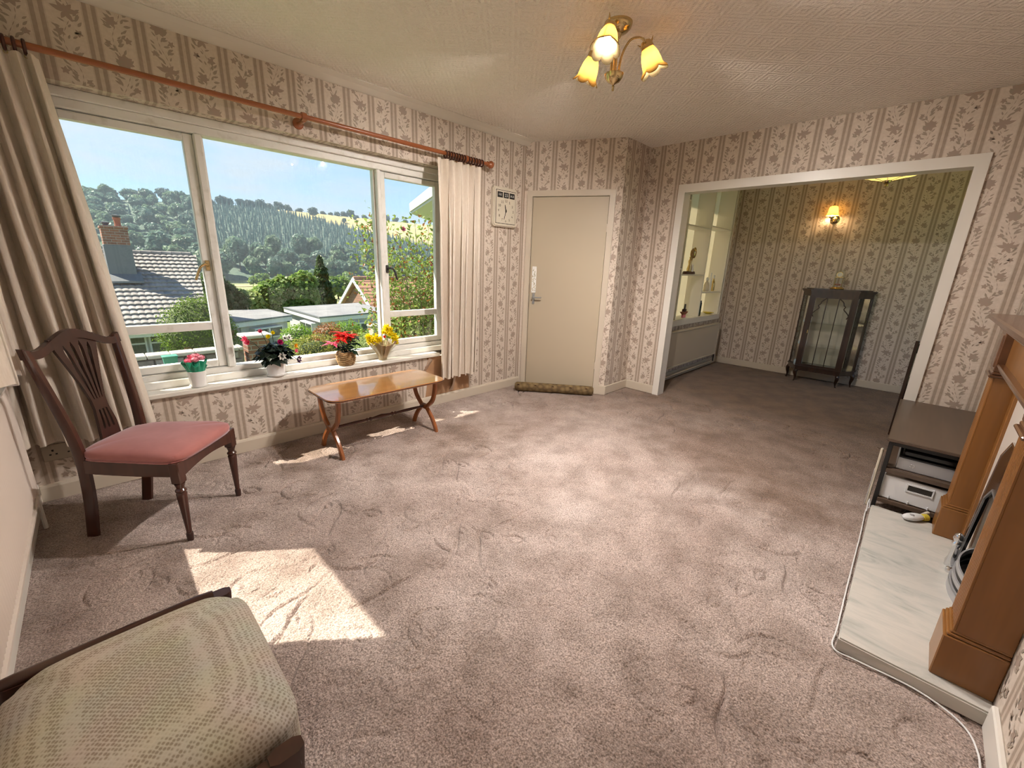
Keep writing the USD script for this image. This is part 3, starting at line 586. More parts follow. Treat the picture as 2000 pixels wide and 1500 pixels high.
# bare plaster where the paper has come away
struct('trim_plaster_patch', prism(Polygon([(2.052, .092), (2.562, .092), (2.556, .20), (2.50, .30), (2.52, .455), (2.07, .455), (2.10, .41), (2.055, .37), (2.08, .25)]), .0016, lambda v: np.column_stack([v[:, 0], -v[:, 2], v[:, 1]])), 'plaster')
flap = grid(8, 14, lambda u, v: np.stack([2.055+.04*v+u*.05*np.cos(u*2.4), -.004-.05*np.sin(u*1.5)*(.3+v), .36+v*.09-u*.02], -1))
struct('trim_torn_paper', cat(thicken(flap, .001), thicken(grid(6, 10, lambda u, v: np.stack([2.36+.05*v-u*.05, -.004-.03*u*np.sin(v*3), .10+v*.16], -1)), .001)), 'torn_paper', smooth=40)

# ================================================================== FURNITURE AND FITTINGS
# ---- curtains
def curtain(x0t, x1t, x0b, x1b, zt, zb, folds, amp, seed, hem=0.0, cup=.6):
    """Local: x along the wall, y towards the room, z up."""
    rg = np.random.default_rng(seed); ph = rg.uniform(0, 6.28, 6); wob = rg.uniform(-1, 1, 64)
    def fn(u, v):
        z = zt+(zb-zt)*v
        uu = u+.012*np.sin(2*math.pi*(3*u+ph[0]))*v+.03*np.sin(2*math.pi*(1.3*u)+ph[1]+2.0*v)*v
        x = (x0t+(x1t-x0t)*uu)*(1-v)**1.0+(x0b+(x1b-x0b)*uu)*v
        th = 2*math.pi*folds*(u+.10/folds*np.sin(2*math.pi*u*2.3+ph[2])+.05/folds*np.sin(4*v+ph[3]+9*u))
        s = np.sin(th); prof = np.sign(s)*np.abs(s)**cup
        a = amp*(.55+.45*np.minimum(1, v*3))*(.7+.5*np.sin(2*math.pi*u*1.7+ph[4])**2)
        y = a*prof+.35*amp*np.sin(th*.5+3*v+ph[5])*v
        x = x+.35*amp*np.sin(2*th)*np.minimum(1, v*2+.25)
        z = z+hem*np.sin(2*math.pi*u*1.2+ph[1])*v+.006*np.sin(th+1)*v
        return np.stack([x, y, z], -1)
    return thicken(grid(int(folds*18)+1, 46, fn), .004)
shader('voile', {'d': ('principled_bsdf', {'base_color': (.78, .70, .60), 'roughness': .9}), 't': ('translucent_bsdf', {'color': (.85, .76, .64)}), 'm': ('mix_closure', {'fac': .5})}, [('d.BSDF', 'm.closure1'), ('t.BSDF', 'm.closure2')], surface='m.closure')
def hung(name, label, mesh, place, group=None, mat='curtain_cloth'):
    m = mesh.copy(); m.vertices = place(np.array(m.vertices)); m.fix_normals()
    t = thing(name, label, 'curtain', group=group); part('drape', m, mat, t, smooth=60); return t
c1 = hung('curtain', 'long cream curtain hanging in the corner behind the dining chair', curtain(-.315, .050, -.305, .185, 2.062, .335, 7.6, .052, 3, hem=.012, cup=.45), lambda v: np.column_stack([v[:, 0], -.112-v[:, 1], v[:, 2]]))
c2 = hung('curtain', 'cream curtain drawn back at the end of the big window nearest the door', curtain(2.135, 2.600, 2.128, 2.545, 2.055, .268, 6.6, .046, 8, cup=.5), lambda v: np.column_stack([v[:, 0], -.105-v[:, 1], v[:, 2]]))
hung('curtain', 'short cream curtain at the far left edge above the ribbed radiator', curtain(-.630, -.275, -.640, -.270, 2.03, .752, 3.6, .030, 5), lambda v: np.column_stack([-.258+v[:, 1], v[:, 0], v[:, 2]]))
hung('curtain', 'short cream curtain drawn across the near half of the side window', curtain(-2.80, -1.262, -2.80, -1.262, 2.03, .600, 17.0, .012, 6), lambda v: np.column_stack([-.280+v[:, 1], v[:, 0], v[:, 2]]), mat='voile')
pl_ = thing('curtain_pole', 'long reddish wooden curtain pole above the big picture window', 'curtain pole')
PZ, PY = 2.098, -.105
part('pole', tube([(x, PY, PZ) for x in np.linspace(-.325, 2.665, 12)], .0145, 14), 'pole_wood', pl_)
part('finial', moved(lathe([(.013, 0), (.021, .004), (.021, .010), (.014, .014), (.020, .022), (.029, .036), (.031, .046), (.026, .060), (.013, .072), (.0, .078)], 20), ry=math.pi/2, t=(2.66, PY, PZ)), 'pole_wood', pl_)
for x in (1.155, 2.43, -.27):
    b = part('bracket', cat(tube([(x, -.002, PZ-.02), (x, -.05, PZ-.022), (x, PY, PZ-.018)], .012, 12), moved(lathe([(.032, 0), (.032, .008), (.020, .014)], 20), rx=math.pi/2, t=(x, -.001, PZ-.02)), moved(lathe([(.023, -.014), (.024, 0), (.023, .014)], 20), ry=math.pi/2, t=(x, PY, PZ))), 'pole_wood', pl_)
def torus(R, r, n=22, k=10):
    return trimesh.creation.torus(R, r, major_sections=n, minor_sections=k)
ring0 = None
for i, x in enumerate(list(np.linspace(-.27, .020, 11))+list(np.linspace(2.225, 2.410, 8))+list(np.linspace(2.450, 2.60, 6))):
    if abs(x+.27) < .001: continue
    loc = (x, PY, PZ-.008); lab = 'dark turned wooden curtain ring bunched on the pole %s' % ('at the left corner' if x < 1 else 'near the door end')
    if ring0 is None:
        ring0 = thing('curtain_ring', lab, 'curtain ring', loc, group='rings at the left corner'); part('ring', moved(torus(.0245, .0065), ry=math.pi/2), 'ring_wood', ring0, local=True); part('eyelet', moved(torus(.006, .0015, 12, 6), t=(0, 0, -.034), rx=math.pi/2), 'old_brass', ring0, local=True)
    else: copy_of(ring0, loc, label=lab, group='rings at the left corner' if x < 1 else 'rings at the door end')
pl2 = thing('curtain_pole', 'wooden curtain pole over the side window at the far left', 'curtain pole')
part('pole', tube([(-.250, y, 2.085) for y in np.linspace(-.42, -3.0, 8)], .0145, 12), 'pole_wood', pl2)
for y in (-.7, -2.6): part('bracket', tube([(-.37, y, 2.07), (-.30, y, 2.07), (-.250, y, 2.075)], .011, 10), 'pole_wood', pl2)

# ---- ribbed radiator under the side window
r1 = thing('radiator', 'white ribbed radiator along the left wall', 'radiator')
RX, RY0, RY1 = -.283, -2.35, -.365
def rad_front(u, v):
    y = RY0+(RY1-RY0)*u; x = RX+.020*(y+.36)*1.0-.013*((1-np.cos(2*math.pi*(y/.0265)))/2)**.7; z = .185+(.700-.185)*v
    e = np.clip(np.minimum(v, 1-v)*18, 0, 1); x = x-.008*(1-e)
    return np.stack([x, y, z], -1)
part('front_panel', grid(900, 12, rad_front, flip=True), 'radiator_paint', r1, smooth=50)
part('back_panel', prism(Polygon([(RX-.034, RY1+.002), (RX-.012, RY1+.002), (RX-.052, RY0), (RX-.074, RY0)]), .50, lambda v: v+[0, 0, .190]), 'radiator_paint', r1, smooth=False)
part('bottom_rail', prism(Polygon([(RX-.030, RY1+.004), (RX+.001, RY1+.004), (RX-.040, RY0), (RX-.070, RY0)]), .012, lambda v: v+[0, 0, .176]), 'radiator_paint', r1, smooth=False)
part('side_cap', bx(RX-.030, RX+.002, RY1, RY1+.010, .180, .706, .004), 'radiator_paint', r1)
part('top_grille', prism(Polygon([(RX-.034, RY1+.01), (RX+.002, RY1+.01), (RX-.038, RY0), (RX-.074, RY0)]), .008, lambda v: v+[0, 0, .698]), 'radiator_paint', r1, smooth=False)
part('pipe', cat(tube(spline([(RX-.015, RY1+.004, .21), (RX-.010, RY1+.030, .20), (RX-.012, RY1+.034, .14), (RX-.012, RY1+.034, .002)], 14), .0085, 8), bx(RX-.027, RX+.003, RY1+.018, RY1+.050, .165, .225, .006)), 'white_paint', r1)

# ---- dining chair by the window
CH = np.array([.14, -.583, 0.0]); CA = math.atan2(-.672, .74)
ch = thing('dining_chair', 'dark mahogany dining chair with pierced splat back and dusty pink seat', 'chair', CH, CA)
def P_(name, mesh, mat, **k): return part(name, mesh, mat, ch, local=True, **k)
for s in (-1, 1):                                                # turned front legs
    x, y = .219, s*.193
    fl_ = P_('front_leg', cat(bx(x-.021, x+.021, y-.021, y+.021, .292, .392, .004), moved(lathe([(.0085, .035), (.0105, .04), (.020, .232), (.0205, .240), (.016, .247), (.0215, .252), (.0215, .258), (.0145, .266), (.0165, .276), (.0215, .292)], 20), t=(x, y, 0))), 'mahogany_red')
    part('spade_foot', moved(lathe([(.0105, -.012), (.0125, .001), (.0145, .030), (.0125, .038), (.009, .040)], 14), t=(x, y, 0)), 'mahogany', fl_, local=True)
ctr = []
for s in (-1, 1):                                                # back legs run on up as the back posts
    P = spline([(-.235, s*.160, -.008), (-.205, s*.163, .18), (-.192, s*.166, .36), (-.198, s*.174, .50), (-.226, s*.190, .69), (-.258, s*.207, .878)], 30)
    k = np.linspace(0, 1, len(P)); P_('back_leg', sweep_rect(P, .026+.004*np.sin(k*3.1), .046-.016*k+.006*np.sin(k*3.14), (0, 1, 0)), 'mahogany_red', smooth=35)
fr_ = Polygon([(.235, -.195), (.246, 0), (.235, .195), (.212, .195), (.212, -.195)])
def bow(a, b, z0, z1, arch, th):
    pts = [np.array(a)+(np.array(b)-np.array(a))*t for t in np.linspace(0, 1, 13)]
    top = [(p[0], p[1], z1) for p in pts]; d = np.array(b)-np.array(a); n = np.array([-d[1], d[0]])/np.linalg.norm(d)
    ms = []
    for i in range(12):
        q = []
        for j in (i, i+1):
            t = j/12; zb = z0+arch*math.sin(math.pi*t)
            for w in (-th/2, th/2): q += [(pts[j][0]+n[0]*w, pts[j][1]+n[1]*w, zb), (pts[j][0]+n[0]*w, pts[j][1]+n[1]*w, z1)]
        ms.append(hull(q))
    return cat(ms)
P_('front_rail', bow((.226, -.175), (.226, .175), .322, .388, .020, .022), 'mahogany_red', smooth=False)
for s in (-1, 1): P_('side_rail', bow((.205, s*.196), (-.185, s*.168), .326, .388, -.004, .022), 'mahogany_red', smooth=False)
P_('back_rail', bow((-.192, -.15), (-.192, .15), .326, .40, 0, .022), 'mahogany', smooth=False)
def seat_fn(u, v):
    s, t = 2*u-1, 2*v-1; hw = .216+(.178-.216)*(1-(s+1)/2)
    r = np.maximum(np.abs(s), np.abs(t)); k = (np.abs(s)**7+np.abs(t)**7)**(1/7.0); k = np.where(k > 1e-6, r/np.maximum(k, 1e-6), 1)
    X = .020+.222*s*k+.010*(1-t**2)*np.clip(s, 0, 1); Y = hw*t*k
    q = np.clip((1-np.abs(s)**3.2)*(1-np.abs(t)**3.2), 0, 1)
    return np.stack([X, Y, .424+.030*q**.6], -1)
top = grid(30, 30, seat_fn); bv = top.vertices.copy()
rim = trimesh.Trimesh(bv, top.faces, process=False); e = np.sort(rim.edges, axis=1); _, inv, cnt = np.unique(e, axis=0, return_inverse=True, return_counts=True)
be = rim.edges[cnt[inv.ravel()] == 1]; ids = np.unique(be)
low = bv.copy(); low[:, 2] = .388; low[:, :2] = (low[:, :2]-[.02, 0])*.992+[.02, 0]; mid = bv.copy(); mid[:, 2] = .406; mid[:, :2] = (mid[:, :2]-[.02, 0])*1.014+[.02, 0]
n_ = len(bv); sk = np.vstack([np.stack([be[:, 0], be[:, 0]+n_, be[:, 1]+n_], 1), np.stack([be[:, 0], be[:, 1]+n_, be[:, 1]], 1), np.stack([be[:, 0]+n_, be[:, 0]+2*n_, be[:, 1]+2*n_], 1), np.stack([be[:, 0]+n_, be[:, 1]+2*n_, be[:, 1]+n_], 1)])
seat_m = trimesh.Trimesh(np.vstack([bv, mid, low]), np.vstack([top.faces, sk, top.faces[:, ::-1]+2*n_]), process=False); seat_m.remove_unreferenced_vertices(); seat_m.fix_normals()
st = P_('seat', seat_m, 'pink_velvet', smooth=75)
ang = np.linspace(0, 2*math.pi, 72); c_, s_ = np.cos(ang), np.sin(ang); kk = (np.abs(c_)**7+np.abs(s_)**7)**(-1/7.0)
ring = np.stack([.020+.222*c_*kk, (.216+(.178-.216)*(1-(c_*kk+1)/2))*s_*kk, np.full(72, .391)], 1); ring[:, :2] = (ring[:, :2]-[.02, 0])*1.004+[.02, 0]
part('piping', tube(ring, .0035, 6, caps=False), 'pink_velvet', st, local=True)
def backplane(v):  # (y, z, thickness) -> leaning back plane
    z = v[:, 1]; x = np.interp(z, [.38, .50, .69, .878, .95], [-.192, -.198, -.226, -.258, -.271]); return np.column_stack([x+v[:, 2]-.008, v[:, 0], z])
def dense(pg, d=.012): return pg.segmentize(d)
ys = np.linspace(-.222, .222, 61)
crt = .880+.056*np.exp(-(ys/.105)**2)-.012*np.exp(-((np.abs(ys)-.17)/.05)**2)+.012*np.clip((np.abs(ys)-.19)/.03, 0, 1)
crb = .846+.050*np.exp(-(ys/.108)**2)-.010*np.exp(-((np.abs(ys)-.165)/.05)**2)
crest = Polygon(list(zip(ys, crt))+list(zip(ys[::-1], crb[::-1])))
P_('crest_rail', prism(crest, .024, lambda v: backplane(v-[0, 0, .004])), 'mahogany', smooth=40)
zs = np.linspace(.385, .905, 40)
hw = np.interp(zs, [.385, .44, .50, .575, .62, .70, .78, .85, .905], [.050, .049, .045, .034, .035, .052, .074, .095, .108])
spl = Polygon(list(zip(hw, zs))+list(zip(-hw[::-1], zs[::-1])))
holes = []
for a in (-.5, 0, .5):                                           # three short slits below the waist, three long tapering ones above
    lo, hi = .475, .570; hv = lambda z: np.interp(z, zs, hw)
    holes.append(Polygon([(a*1.0*hv(lo)-.0055, lo+.006), (a*hv(lo), lo), (a*hv(lo)+.0055, lo+.006), (a*hv(hi)+.004, hi-.004), (a*hv(hi), hi), (a*hv(hi)-.004, hi-.004)]))
for a in (-.56, -.19, .19, .56):
    lo, hi = .618, .858+.030*(1-abs(a)); zz = np.linspace(lo, hi, 12); w = .0015+.0095*np.clip((zz-lo)/(hi-lo), 0, 1)**1.1; w[-1] = .001; w[-2] *= .8
    cx = np.array([a*np.interp(z, zs, hw)*1.02 for z in zz]); holes.append(Polygon(list(zip(cx+w, zz))+list(zip((cx-w)[::-1], zz[::-1]))))
for h in holes: spl = spl.difference(h)
P_('splat', prism(spl.segmentize(.02) if hasattr(spl, 'segmentize') else spl, .013, lambda v: backplane(v)), 'mahogany', smooth=30)

# ---- coffee table
ct = thing('coffee_table', 'small polished coffee table with crossed curved legs below the window', 'table', (1.414, -.383, 0))
def T_(name, mesh, mat, **k): return part(name, mesh, mat, ct, local=True, **k)
top_pg = sbox(-.445+.085, -.213+.085, .445-.085, .213-.085).buffer(.085, 12)
T_('tabletop', cat(prism(top_pg.buffer(-.004), .004, lambda v: v+[0, 0, .418]), prism(top_pg, .008, lambda v: v+[0, 0, .410]), prism(top_pg.buffer(-.007), .006, lambda v: v+[0, 0, .404])), 'yew_top', smooth=30)
T_('edge_band', prism(top_pg.buffer(.0015).difference(top_pg.buffer(-.003)), .006, lambda v: v+[0, 0, .4105]), 'mahogany_red', smooth=30)
for sx in (-1, 1):
    for sy in (-1, 1):
        X = sx*.372; up = spline([(X, sy*.150, .405), (X, sy*.142, .330), (X, sy*.112, .245), (X, sy*.045, .180), (X, sy*.020, .165)], 22)
        lo = spline([(X, sy*.020, .172), (X, sy*.048, .148), (X, sy*.100, .095), (X, sy*.138, .035), (X, sy*.155, -.010)], 18)
        T_('leg', cat(sweep_rect(up, .026, np.linspace(.040, .030, len(up)), (1, 0, 0)), sweep_rect(lo, .026, np.linspace(.030, .036, len(lo)), (1, 0, 0))), 'table_leg_wood', smooth=35)
    T_('cross_block', bx(sx*.372-.014, sx*.372+.014, -.030, .030, .150, .188, .004), 'table_leg_wood')
    T_('batten', bx(sx*.372-.016, sx*.372+.016, -.165, .165, .392, .405, .003), 'table_leg_wood')
pr = [(.006, -.365), (.010, -.355), (.012, -.340), (.007, -.328), (.010, -.315), (.0115, -.20), (.0085, -.125), (.013, -.112), (.007, -.100), (.015, -.088), (.009, -.072), (.012, -.045), (.018, 0)]
T_('stretcher', moved(lathe(pr+[(r, -z) for r, z in pr[:-1]][::-1], 16), ry=math.pi/2, t=(0, 0, .170)), 'mahogany_red')

# ---- upholstered stool in the foreground
so = thing('footstool', 'upholstered stool in beige woven fabric with dark side rails in the foreground', 'stool', (-.055, -2.145, 0))
def S_(name, mesh, mat, **k): return part(name, mesh, mat, so, local=True, **k)
SX0, SX1, SY0, SY1 = -.205, .228, -.238, .238
def pad(u, v):
    s, t = 2*u-1, 2*v-1; rr = (np.abs(s)**6+np.abs(t)**9)**(1/7.5); m = np.maximum(np.abs(s), np.abs(t)); k = np.where(rr > 1e-6, m/np.maximum(rr, 1e-6), 1)
    k = np.minimum(k, 1.0)
    X = (SX0+SX1)/2+(SX1-SX0)/2*s*k; Y = (SY1-SY0)/2*t*k
    Z = .395+.073*np.clip(1-np.abs(s)**3.6, 0, 1)**.55*np.clip(1-np.abs(t)**4.5, 0, 1)**.5
    return np.stack([X, Y, Z], -1)
def shell(top, zlow, grow=1.0):
    bv = np.array(top.vertices); e = np.sort(top.edges, axis=1); _, inv, cnt = np.unique(e, axis=0, return_inverse=True, return_counts=True); be = top.edges[cnt[inv.ravel()] == 1]
    low = bv.copy(); low[:, 2] = zlow; n = len(bv)
    sk = np.vstack([np.stack([be[:, 0], be[:, 0]+n, be[:, 1]+n], 1), np.stack([be[:, 0], be[:, 1]+n, be[:, 1]], 1)])
    m = trimesh.Trimesh(np.vstack([bv, low]), np.vstack([top.faces, sk, top.faces[:, ::-1]+n]), process=False); m.fix_normals(); return m
S_('cushion', shell(grid(56, 56, pad), .300), 'weave', smooth=75)
S_('seat_frame', bx(SX0+.01, SX1-.035, SY0+.012, SY1-.012, .255, .310, .006), 'mahogany')
for sy in (-1, 1):
    y = sy*.262
    rail_m = tube([(x, y, .402) for x in np.linspace(SX0-.005, .170, 12)], [.012]+[.0145]*10+[.011], 12) if sy > 0 else bx(SX0-.005, .205, y-.016, y+.016, .352, .396, .008)
    rl = S_('side_rail', rail_m, 'mahogany')
    for x in (-.175, .180):
        P = [(x, y, .398), (x-.004, y, .30), (x-.010*np.sign(x), y, .15), (x, y, -.006)]
        S_('leg', sweep_rect(spline(P, 14), .034, np.linspace(.058, .034, len(spline(P, 14))), (0, 1, 0)), 'mahogany', smooth=35)
    S_('stretcher', bx(-.165, .170, y-.010, y+.010, .262, .300, .003), 'mahogany')

# ---- wall clock with calendar
ck = thing('wall_clock', 'cream square-cornered calendar clock on the wall beside the curtain', 'clock')
def kp(d):   # local (x, z, out) about the clock's centre
    return lambda v: np.column_stack([2.962+v[:, 0], -d-v[:, 2], 1.786+v[:, 1]])
part('case', cat(prism(sbox(-.128, -.145, .128, .145).buffer(.026, 6), .030, kp(.001)), prism(sbox(-.126, -.143, .126, .143).buffer(.020, 6), .010, kp(.031))), 'cream_plastic', ck, smooth=40)
part('bezel', prism(sbox(-.124, -.141, .124, .141).buffer(.004, 4), .0015, kp(.041)), 'printed_black', ck, smooth=False)
dl = part('dial', prism(sbox(-.121, -.138, .121, .138).buffer(.003, 4), .0015, kp(.0425)), 'cream_plastic', ck, smooth=False)
for k, (x, s) in enumerate(((-.078, 'FRI'), (0, '23'), (.078, 'AUG'))):
    w = part('calendar_window', prism(sbox(x-.033, .080, x+.033, .128), .0008, kp(.044)), 'printed_black', ck, smooth=False)
    part('lettering', pyr_text(s, .017 if k != 1 else .024, lambda v, x=x: kp(.0448)(v+[x, .104, 0])), 'printed_white', w, smooth=False)
cx0, cy0 = 0.0, -.032
nums = []
for k in range(1, 13):
    a = math.radians(90-30*k); nums.append(pyr_text(str(k), .020, lambda v, a=a: kp(.044)(v+[cx0+.096*math.cos(a), cy0+.088*math.sin(a), 0])))
part('numerals', cat(nums), 'printed_black', dl, smooth=False)
for nm, a, L, w in (('hour_hand', 90-346.5, .056, .006), ('minute_hand', 90-198, .082, .004)):
    a = math.radians(a); c, s = math.cos(a), math.sin(a)
    part(nm, prism(affinity.translate(affinity.rotate(Polygon([(-.014, -w*.7), (-.014, w*.7), (L*.9, w*.6), (L, 0), (L*.9, -w*.6)]), math.degrees(a), origin=(0, 0)), cx0, cy0), .001, kp(.046 if nm[0] == 'h' else .0472)), 'printed_black', ck, smooth=False)
part('centre_cap', prism(affinity.translate(Polygon([(.008*math.cos(t), .008*math.sin(t)) for t in np.linspace(0, 6.28, 16)[:-1]]), cx0, cy0), .003, kp(.0465)), 'printed_black', ck)

# ---- electric socket
sk_ = thing('power_socket', 'double power socket low on the wall behind the chair', 'socket')
part('plate', bx(-.272, -.126, -.010, -.0005, .212, .300, .004), 'socket_plate', sk_)
part('pin_holes', cat([bx(x-.004, x+.004, -.0108, -.009, z-h, z+h) for x0 in (-.232, -.166) for x, z, h in ((x0, .268, .005), (x0-.011, .247, .0035), (x0+.011, .247, .0035))]), 'printed_black', sk_, smooth=False)
for x in (-.232, -.166): part('rocker_switch', bx(x-.006, x+.006, -.014, -.009, .278, .292, .002), 'socket_plate', sk_)

# ---- draught excluder at the foot of the door
A, B = np.array([3.095, -.132, .046]), np.array([3.596, -.775, .046]); off = -DN*.025; A, B = A+off*1.2, B+off*1.2
L_ = np.linalg.norm(B-A); prf = np.array([.030, .045, .048, .047, .048, .047, .048, .045, .030]); ts = np.array([0, .02, .1, .3, .5, .7, .9, .98, 1])
ex = thing('draught_excluder', 'sausage-shaped patterned brown draught excluder lying at the foot of the door', 'draught excluder')
part('roll', tube([A+(B-A)*t for t in ts], prf, 20), 'excluder_cloth', ex, smooth=60)
for t in (.06, .28, .50, .72, .92):
    c = A+(B-A)*t; fm = []
    for j in range(6):
        P = leaf_poly(0, 0, j*1.047, .017, .011); fm.append(prism(Polygon(P), .0008, lambda v, c=c: c+v[:, :1]*(B-A)/L_+np.outer(v[:, 1], np.array([0, 0, .86])-.5*DN*1.0)*1.0-np.outer(np.full(len(v), .0485)+v[:, 2], .86*DN-np.array([0, 0, .50]))))
    part('flower_print', cat(fm), 'printed_white' if 0 else 'oak_dark', ex, smooth=False)

# ================================================================== LAMPS
LX, LY = 2.037, -1.725
la = thing('ceiling_lamp', 'brass ceiling light with three amber glass tulip shades', 'ceiling lamp', (LX, LY, H))
def L(name, mesh, mat, parent=None, **k): return part(name, mesh, mat, parent or la, **k)
L('ceiling_rose', moved(lathe([(.010, -.062), (.016, -.060), (.022, -.046), (.046, -.036), (.062, -.020), (.066, -.006), (.066, 0)], 32), t=(LX, LY, H)), 'old_brass')
L('stem', tube([(LX, LY, z) for z in np.linspace(2.345, 2.19, 6)], .0095, 12), 'old_brass')
L('bowl', moved(lathe([(.0, 2.118), (.005, 2.119), (.006, 2.128), (.003, 2.131), (.007, 2.136), (.004, 2.142), (.010, 2.148), (.030, 2.158), (.042, 2.174), (.046, 2.190), (.038, 2.194), (.030, 2.190), (.012, 2.20)], 28), t=(LX, LY, 0)), 'old_brass')
def tulip(n=40):
    """Tulip shade hanging mouth down, neck at the origin."""
    def fn(u, v):
        th = u*2*math.pi; r = np.interp(v, [0, .08, .35, .6, .8, .93, 1], [.020, .026, .040, .0455, .0475, .055, .064])
        lobes = np.clip((v-.45)/.55, 0, 1)**1.6; pet = np.abs(np.cos(3*th))**.7-.55
        r = r*(1+.16*lobes*pet); z = -(v*.116)-.020*lobes*pet
        return np.stack([r*np.cos(th), r*np.sin(th), z], -1)
    return thicken(grid(n*2, 16, fn), .0028)
tul = tulip()
for k, sgn in enumerate((0, -1, 1)):
    th = 3.484+sgn*2*math.pi/3; dr_ = np.array([math.cos(th), math.sin(th), 0])
    ax = np.array([LX, LY, 0]); out = .46                        # shades lean outwards
    neck = ax+dr_*.150+np.array([0, 0, 2.318]); 
    P = spline([ax+dr_*.020+[0, 0, 2.190], ax+dr_*.030+[0, 0, 2.27], ax+dr_*.065+[0, 0, 2.335], ax+dr_*.112+[0, 0, 2.350], neck+[0, 0, .016]+dr_*-.006], 26)
    arm = L('arm', tube(P, .0052, 10), 'old_brass')
    ry = lambda m: moved(moved(m, ry=-out), rz=th)
    part('lamp_cap', moved(ry(lathe([(.009, .026), (.022, .020), (.030, .004), (.031, -.012), (.024, -.014), (.010, .0)], 24)), t=neck), 'old_brass', arm)
    part('leaf', moved(ry(cat([moved(tube([(.02, 0, .012), (.032, 0, .014), (.044, 0, .030)], [.006, .005, .001], 6), rz=j*2.09) for j in range(3)])), t=neck), 'old_brass', arm)
    sh = L('lamp_shade', moved(ry(tul), t=neck), 'lamp_shade_glass', smooth=60, label='amber glass tulip lamp shade')
    part('bulb', moved(ry(lathe([(.0, -.112), (.006, -.104), (.013, -.088), (.0165, -.072), (.0155, -.058), (.010, -.044), (.009, -.030)], 18)), t=neck), 'bulb_glow', sh, label='lit candle bulb')

# wall light in the far room
sc_ = thing('wall_light', 'lit wall light with a small yellow glass shade in the far room', 'wall lamp')
SYY, SXX = -2.035, XC-.085
part('back_plate', moved(lathe([(.045, 0), (.045, .006), (.036, .014), (.020, .020)], 26), ry=-math.pi/2, t=(XC-.0005, SYY-.02, 1.915)), 'old_brass', sc_)
part('arm', tube(spline([(XC-.015, SYY-.02, 1.912), (XC-.05, SYY-.018, 1.892), (SXX, SYY, 1.900), (SXX, SYY, 1.93)], 16), .006, 8), 'old_brass', sc_)
part('lamp_cap', moved(lathe([(.008, 1.915), (.026, 1.925), (.030, 1.937), (.018, 1.941)], 20), t=(SXX, SYY, 0)), 'old_brass', sc_)
def bell(u, v):
    th = u*2*math.pi; r = np.interp(v, [0, .1, .5, .85, 1], [.018, .040, .046, .052, .064]); r = r*(1+.05*np.clip((v-.7)/.3, 0, 1)*np.cos(10*th))
    return np.stack([r*np.cos(th), r*np.sin(th), 2.055-v*.105], -1)
ss = part('lamp_shade', moved(thicken(grid(48, 12, bell), .0025), t=(SXX, SYY, 0)), 'sconce_shade_glass', sc_, smooth=60, label='yellow glass lamp shade')
part('finial', moved(lathe([(.019, 2.050), (.014, 2.062), (.006, 2.070), (.007, 2.080), (.0, 2.088)], 14), t=(SXX, SYY, 0)), 'old_brass', ss)
part('bulb', moved(lathe([(.0, 2.035), (.010, 2.02), (.014, 2.0), (.010, 1.97), (.009, 1.945)], 14), t=(SXX, SYY, 0)), 'sconce_bulb_glow', ss, label='lit bulb')

# hanging dish lamp in the far room
DXX, DYY, DZZ = 5.36, -2.552, 2.170
dh = thing('dish_lamp', 'lit yellow eight-sided glass dish lamp below the far room ceiling', 'ceiling lamp', (DXX, DYY, H))
oct_ = np.array([(math.cos(a), math.sin(a)) for a in np.arange(8)*math.pi/4+math.pi/8+.35])
pts = []
for R, z in ((.232, 0.0), (.150, -.022), (.040, -.046)): pts.append(np.column_stack([oct_*R, np.full(8, z)]))
dv = np.vstack(pts+[pts[0]+[0, 0, .004], np.array([[0, 0, -.030]])]); df = []
for a in range(2):
    for j in range(8):
        k = (j+1) % 8; df += [(a*8+j, a*8+k, (a+1)*8+k), (a*8+j, (a+1)*8+k, (a+1)*8+j)]
for j in range(8):
    k = (j+1) % 8; df += [(16+j, 16+k, 32) , (24+j, 32, 24+k), (j, 24+j, 24+k), (j, 24+k, k)]
dm = trimesh.Trimesh(dv, df, process=False); dm.fix_normals()
gd = part('glass_dish', moved(dm, t=(DXX, DYY, DZZ)), 'dish_glow', dh, smooth=False)
def dish_pt(a, R): return np.array([DXX+R*math.cos(a), DYY+R*math.sin(a), DZZ+np.interp(R, [.04, .15, .232], [-.048, -.026, -.004])*1.0-.002])
sp = [tube([dish_pt(a+w, R) for R, w in ((.042, 0), (.08, .10), (.12, .05), (.155, .30))], .0018, 5) for a in np.arange(8)*math.pi/4]
part('flower_line', cat(sp), 'oak_dark', gd)
part('bulb', moved(lathe([(.0, -.02), (.014, -.012), (.018, .0), (.014, .014), (.008, .024)], 14), t=(DXX+.02, DYY, DZZ+.062)), 'dish_bulb_glow', dh, label='lit bulb above the dish')
part('finial', moved(lathe([(.0, -.098), (.010, -.094), (.015, -.084), (.008, -.074), (.024, -.066), (.030, -.056), (.034, -.044), (.010, -.040)], 18), t=(DXX, DYY, DZZ)), 'old_brass', dh)
part('stem', tube([(DXX, DYY, z) for z in (DZZ-.02, DZZ+.06, H-.02)], .006, 8), 'old_brass', dh)
part('ceiling_plate', moved(lathe([(.02, -.035), (.05, -.02), (.055, 0)], 20), t=(DXX, DYY, H)), 'old_brass', dh)

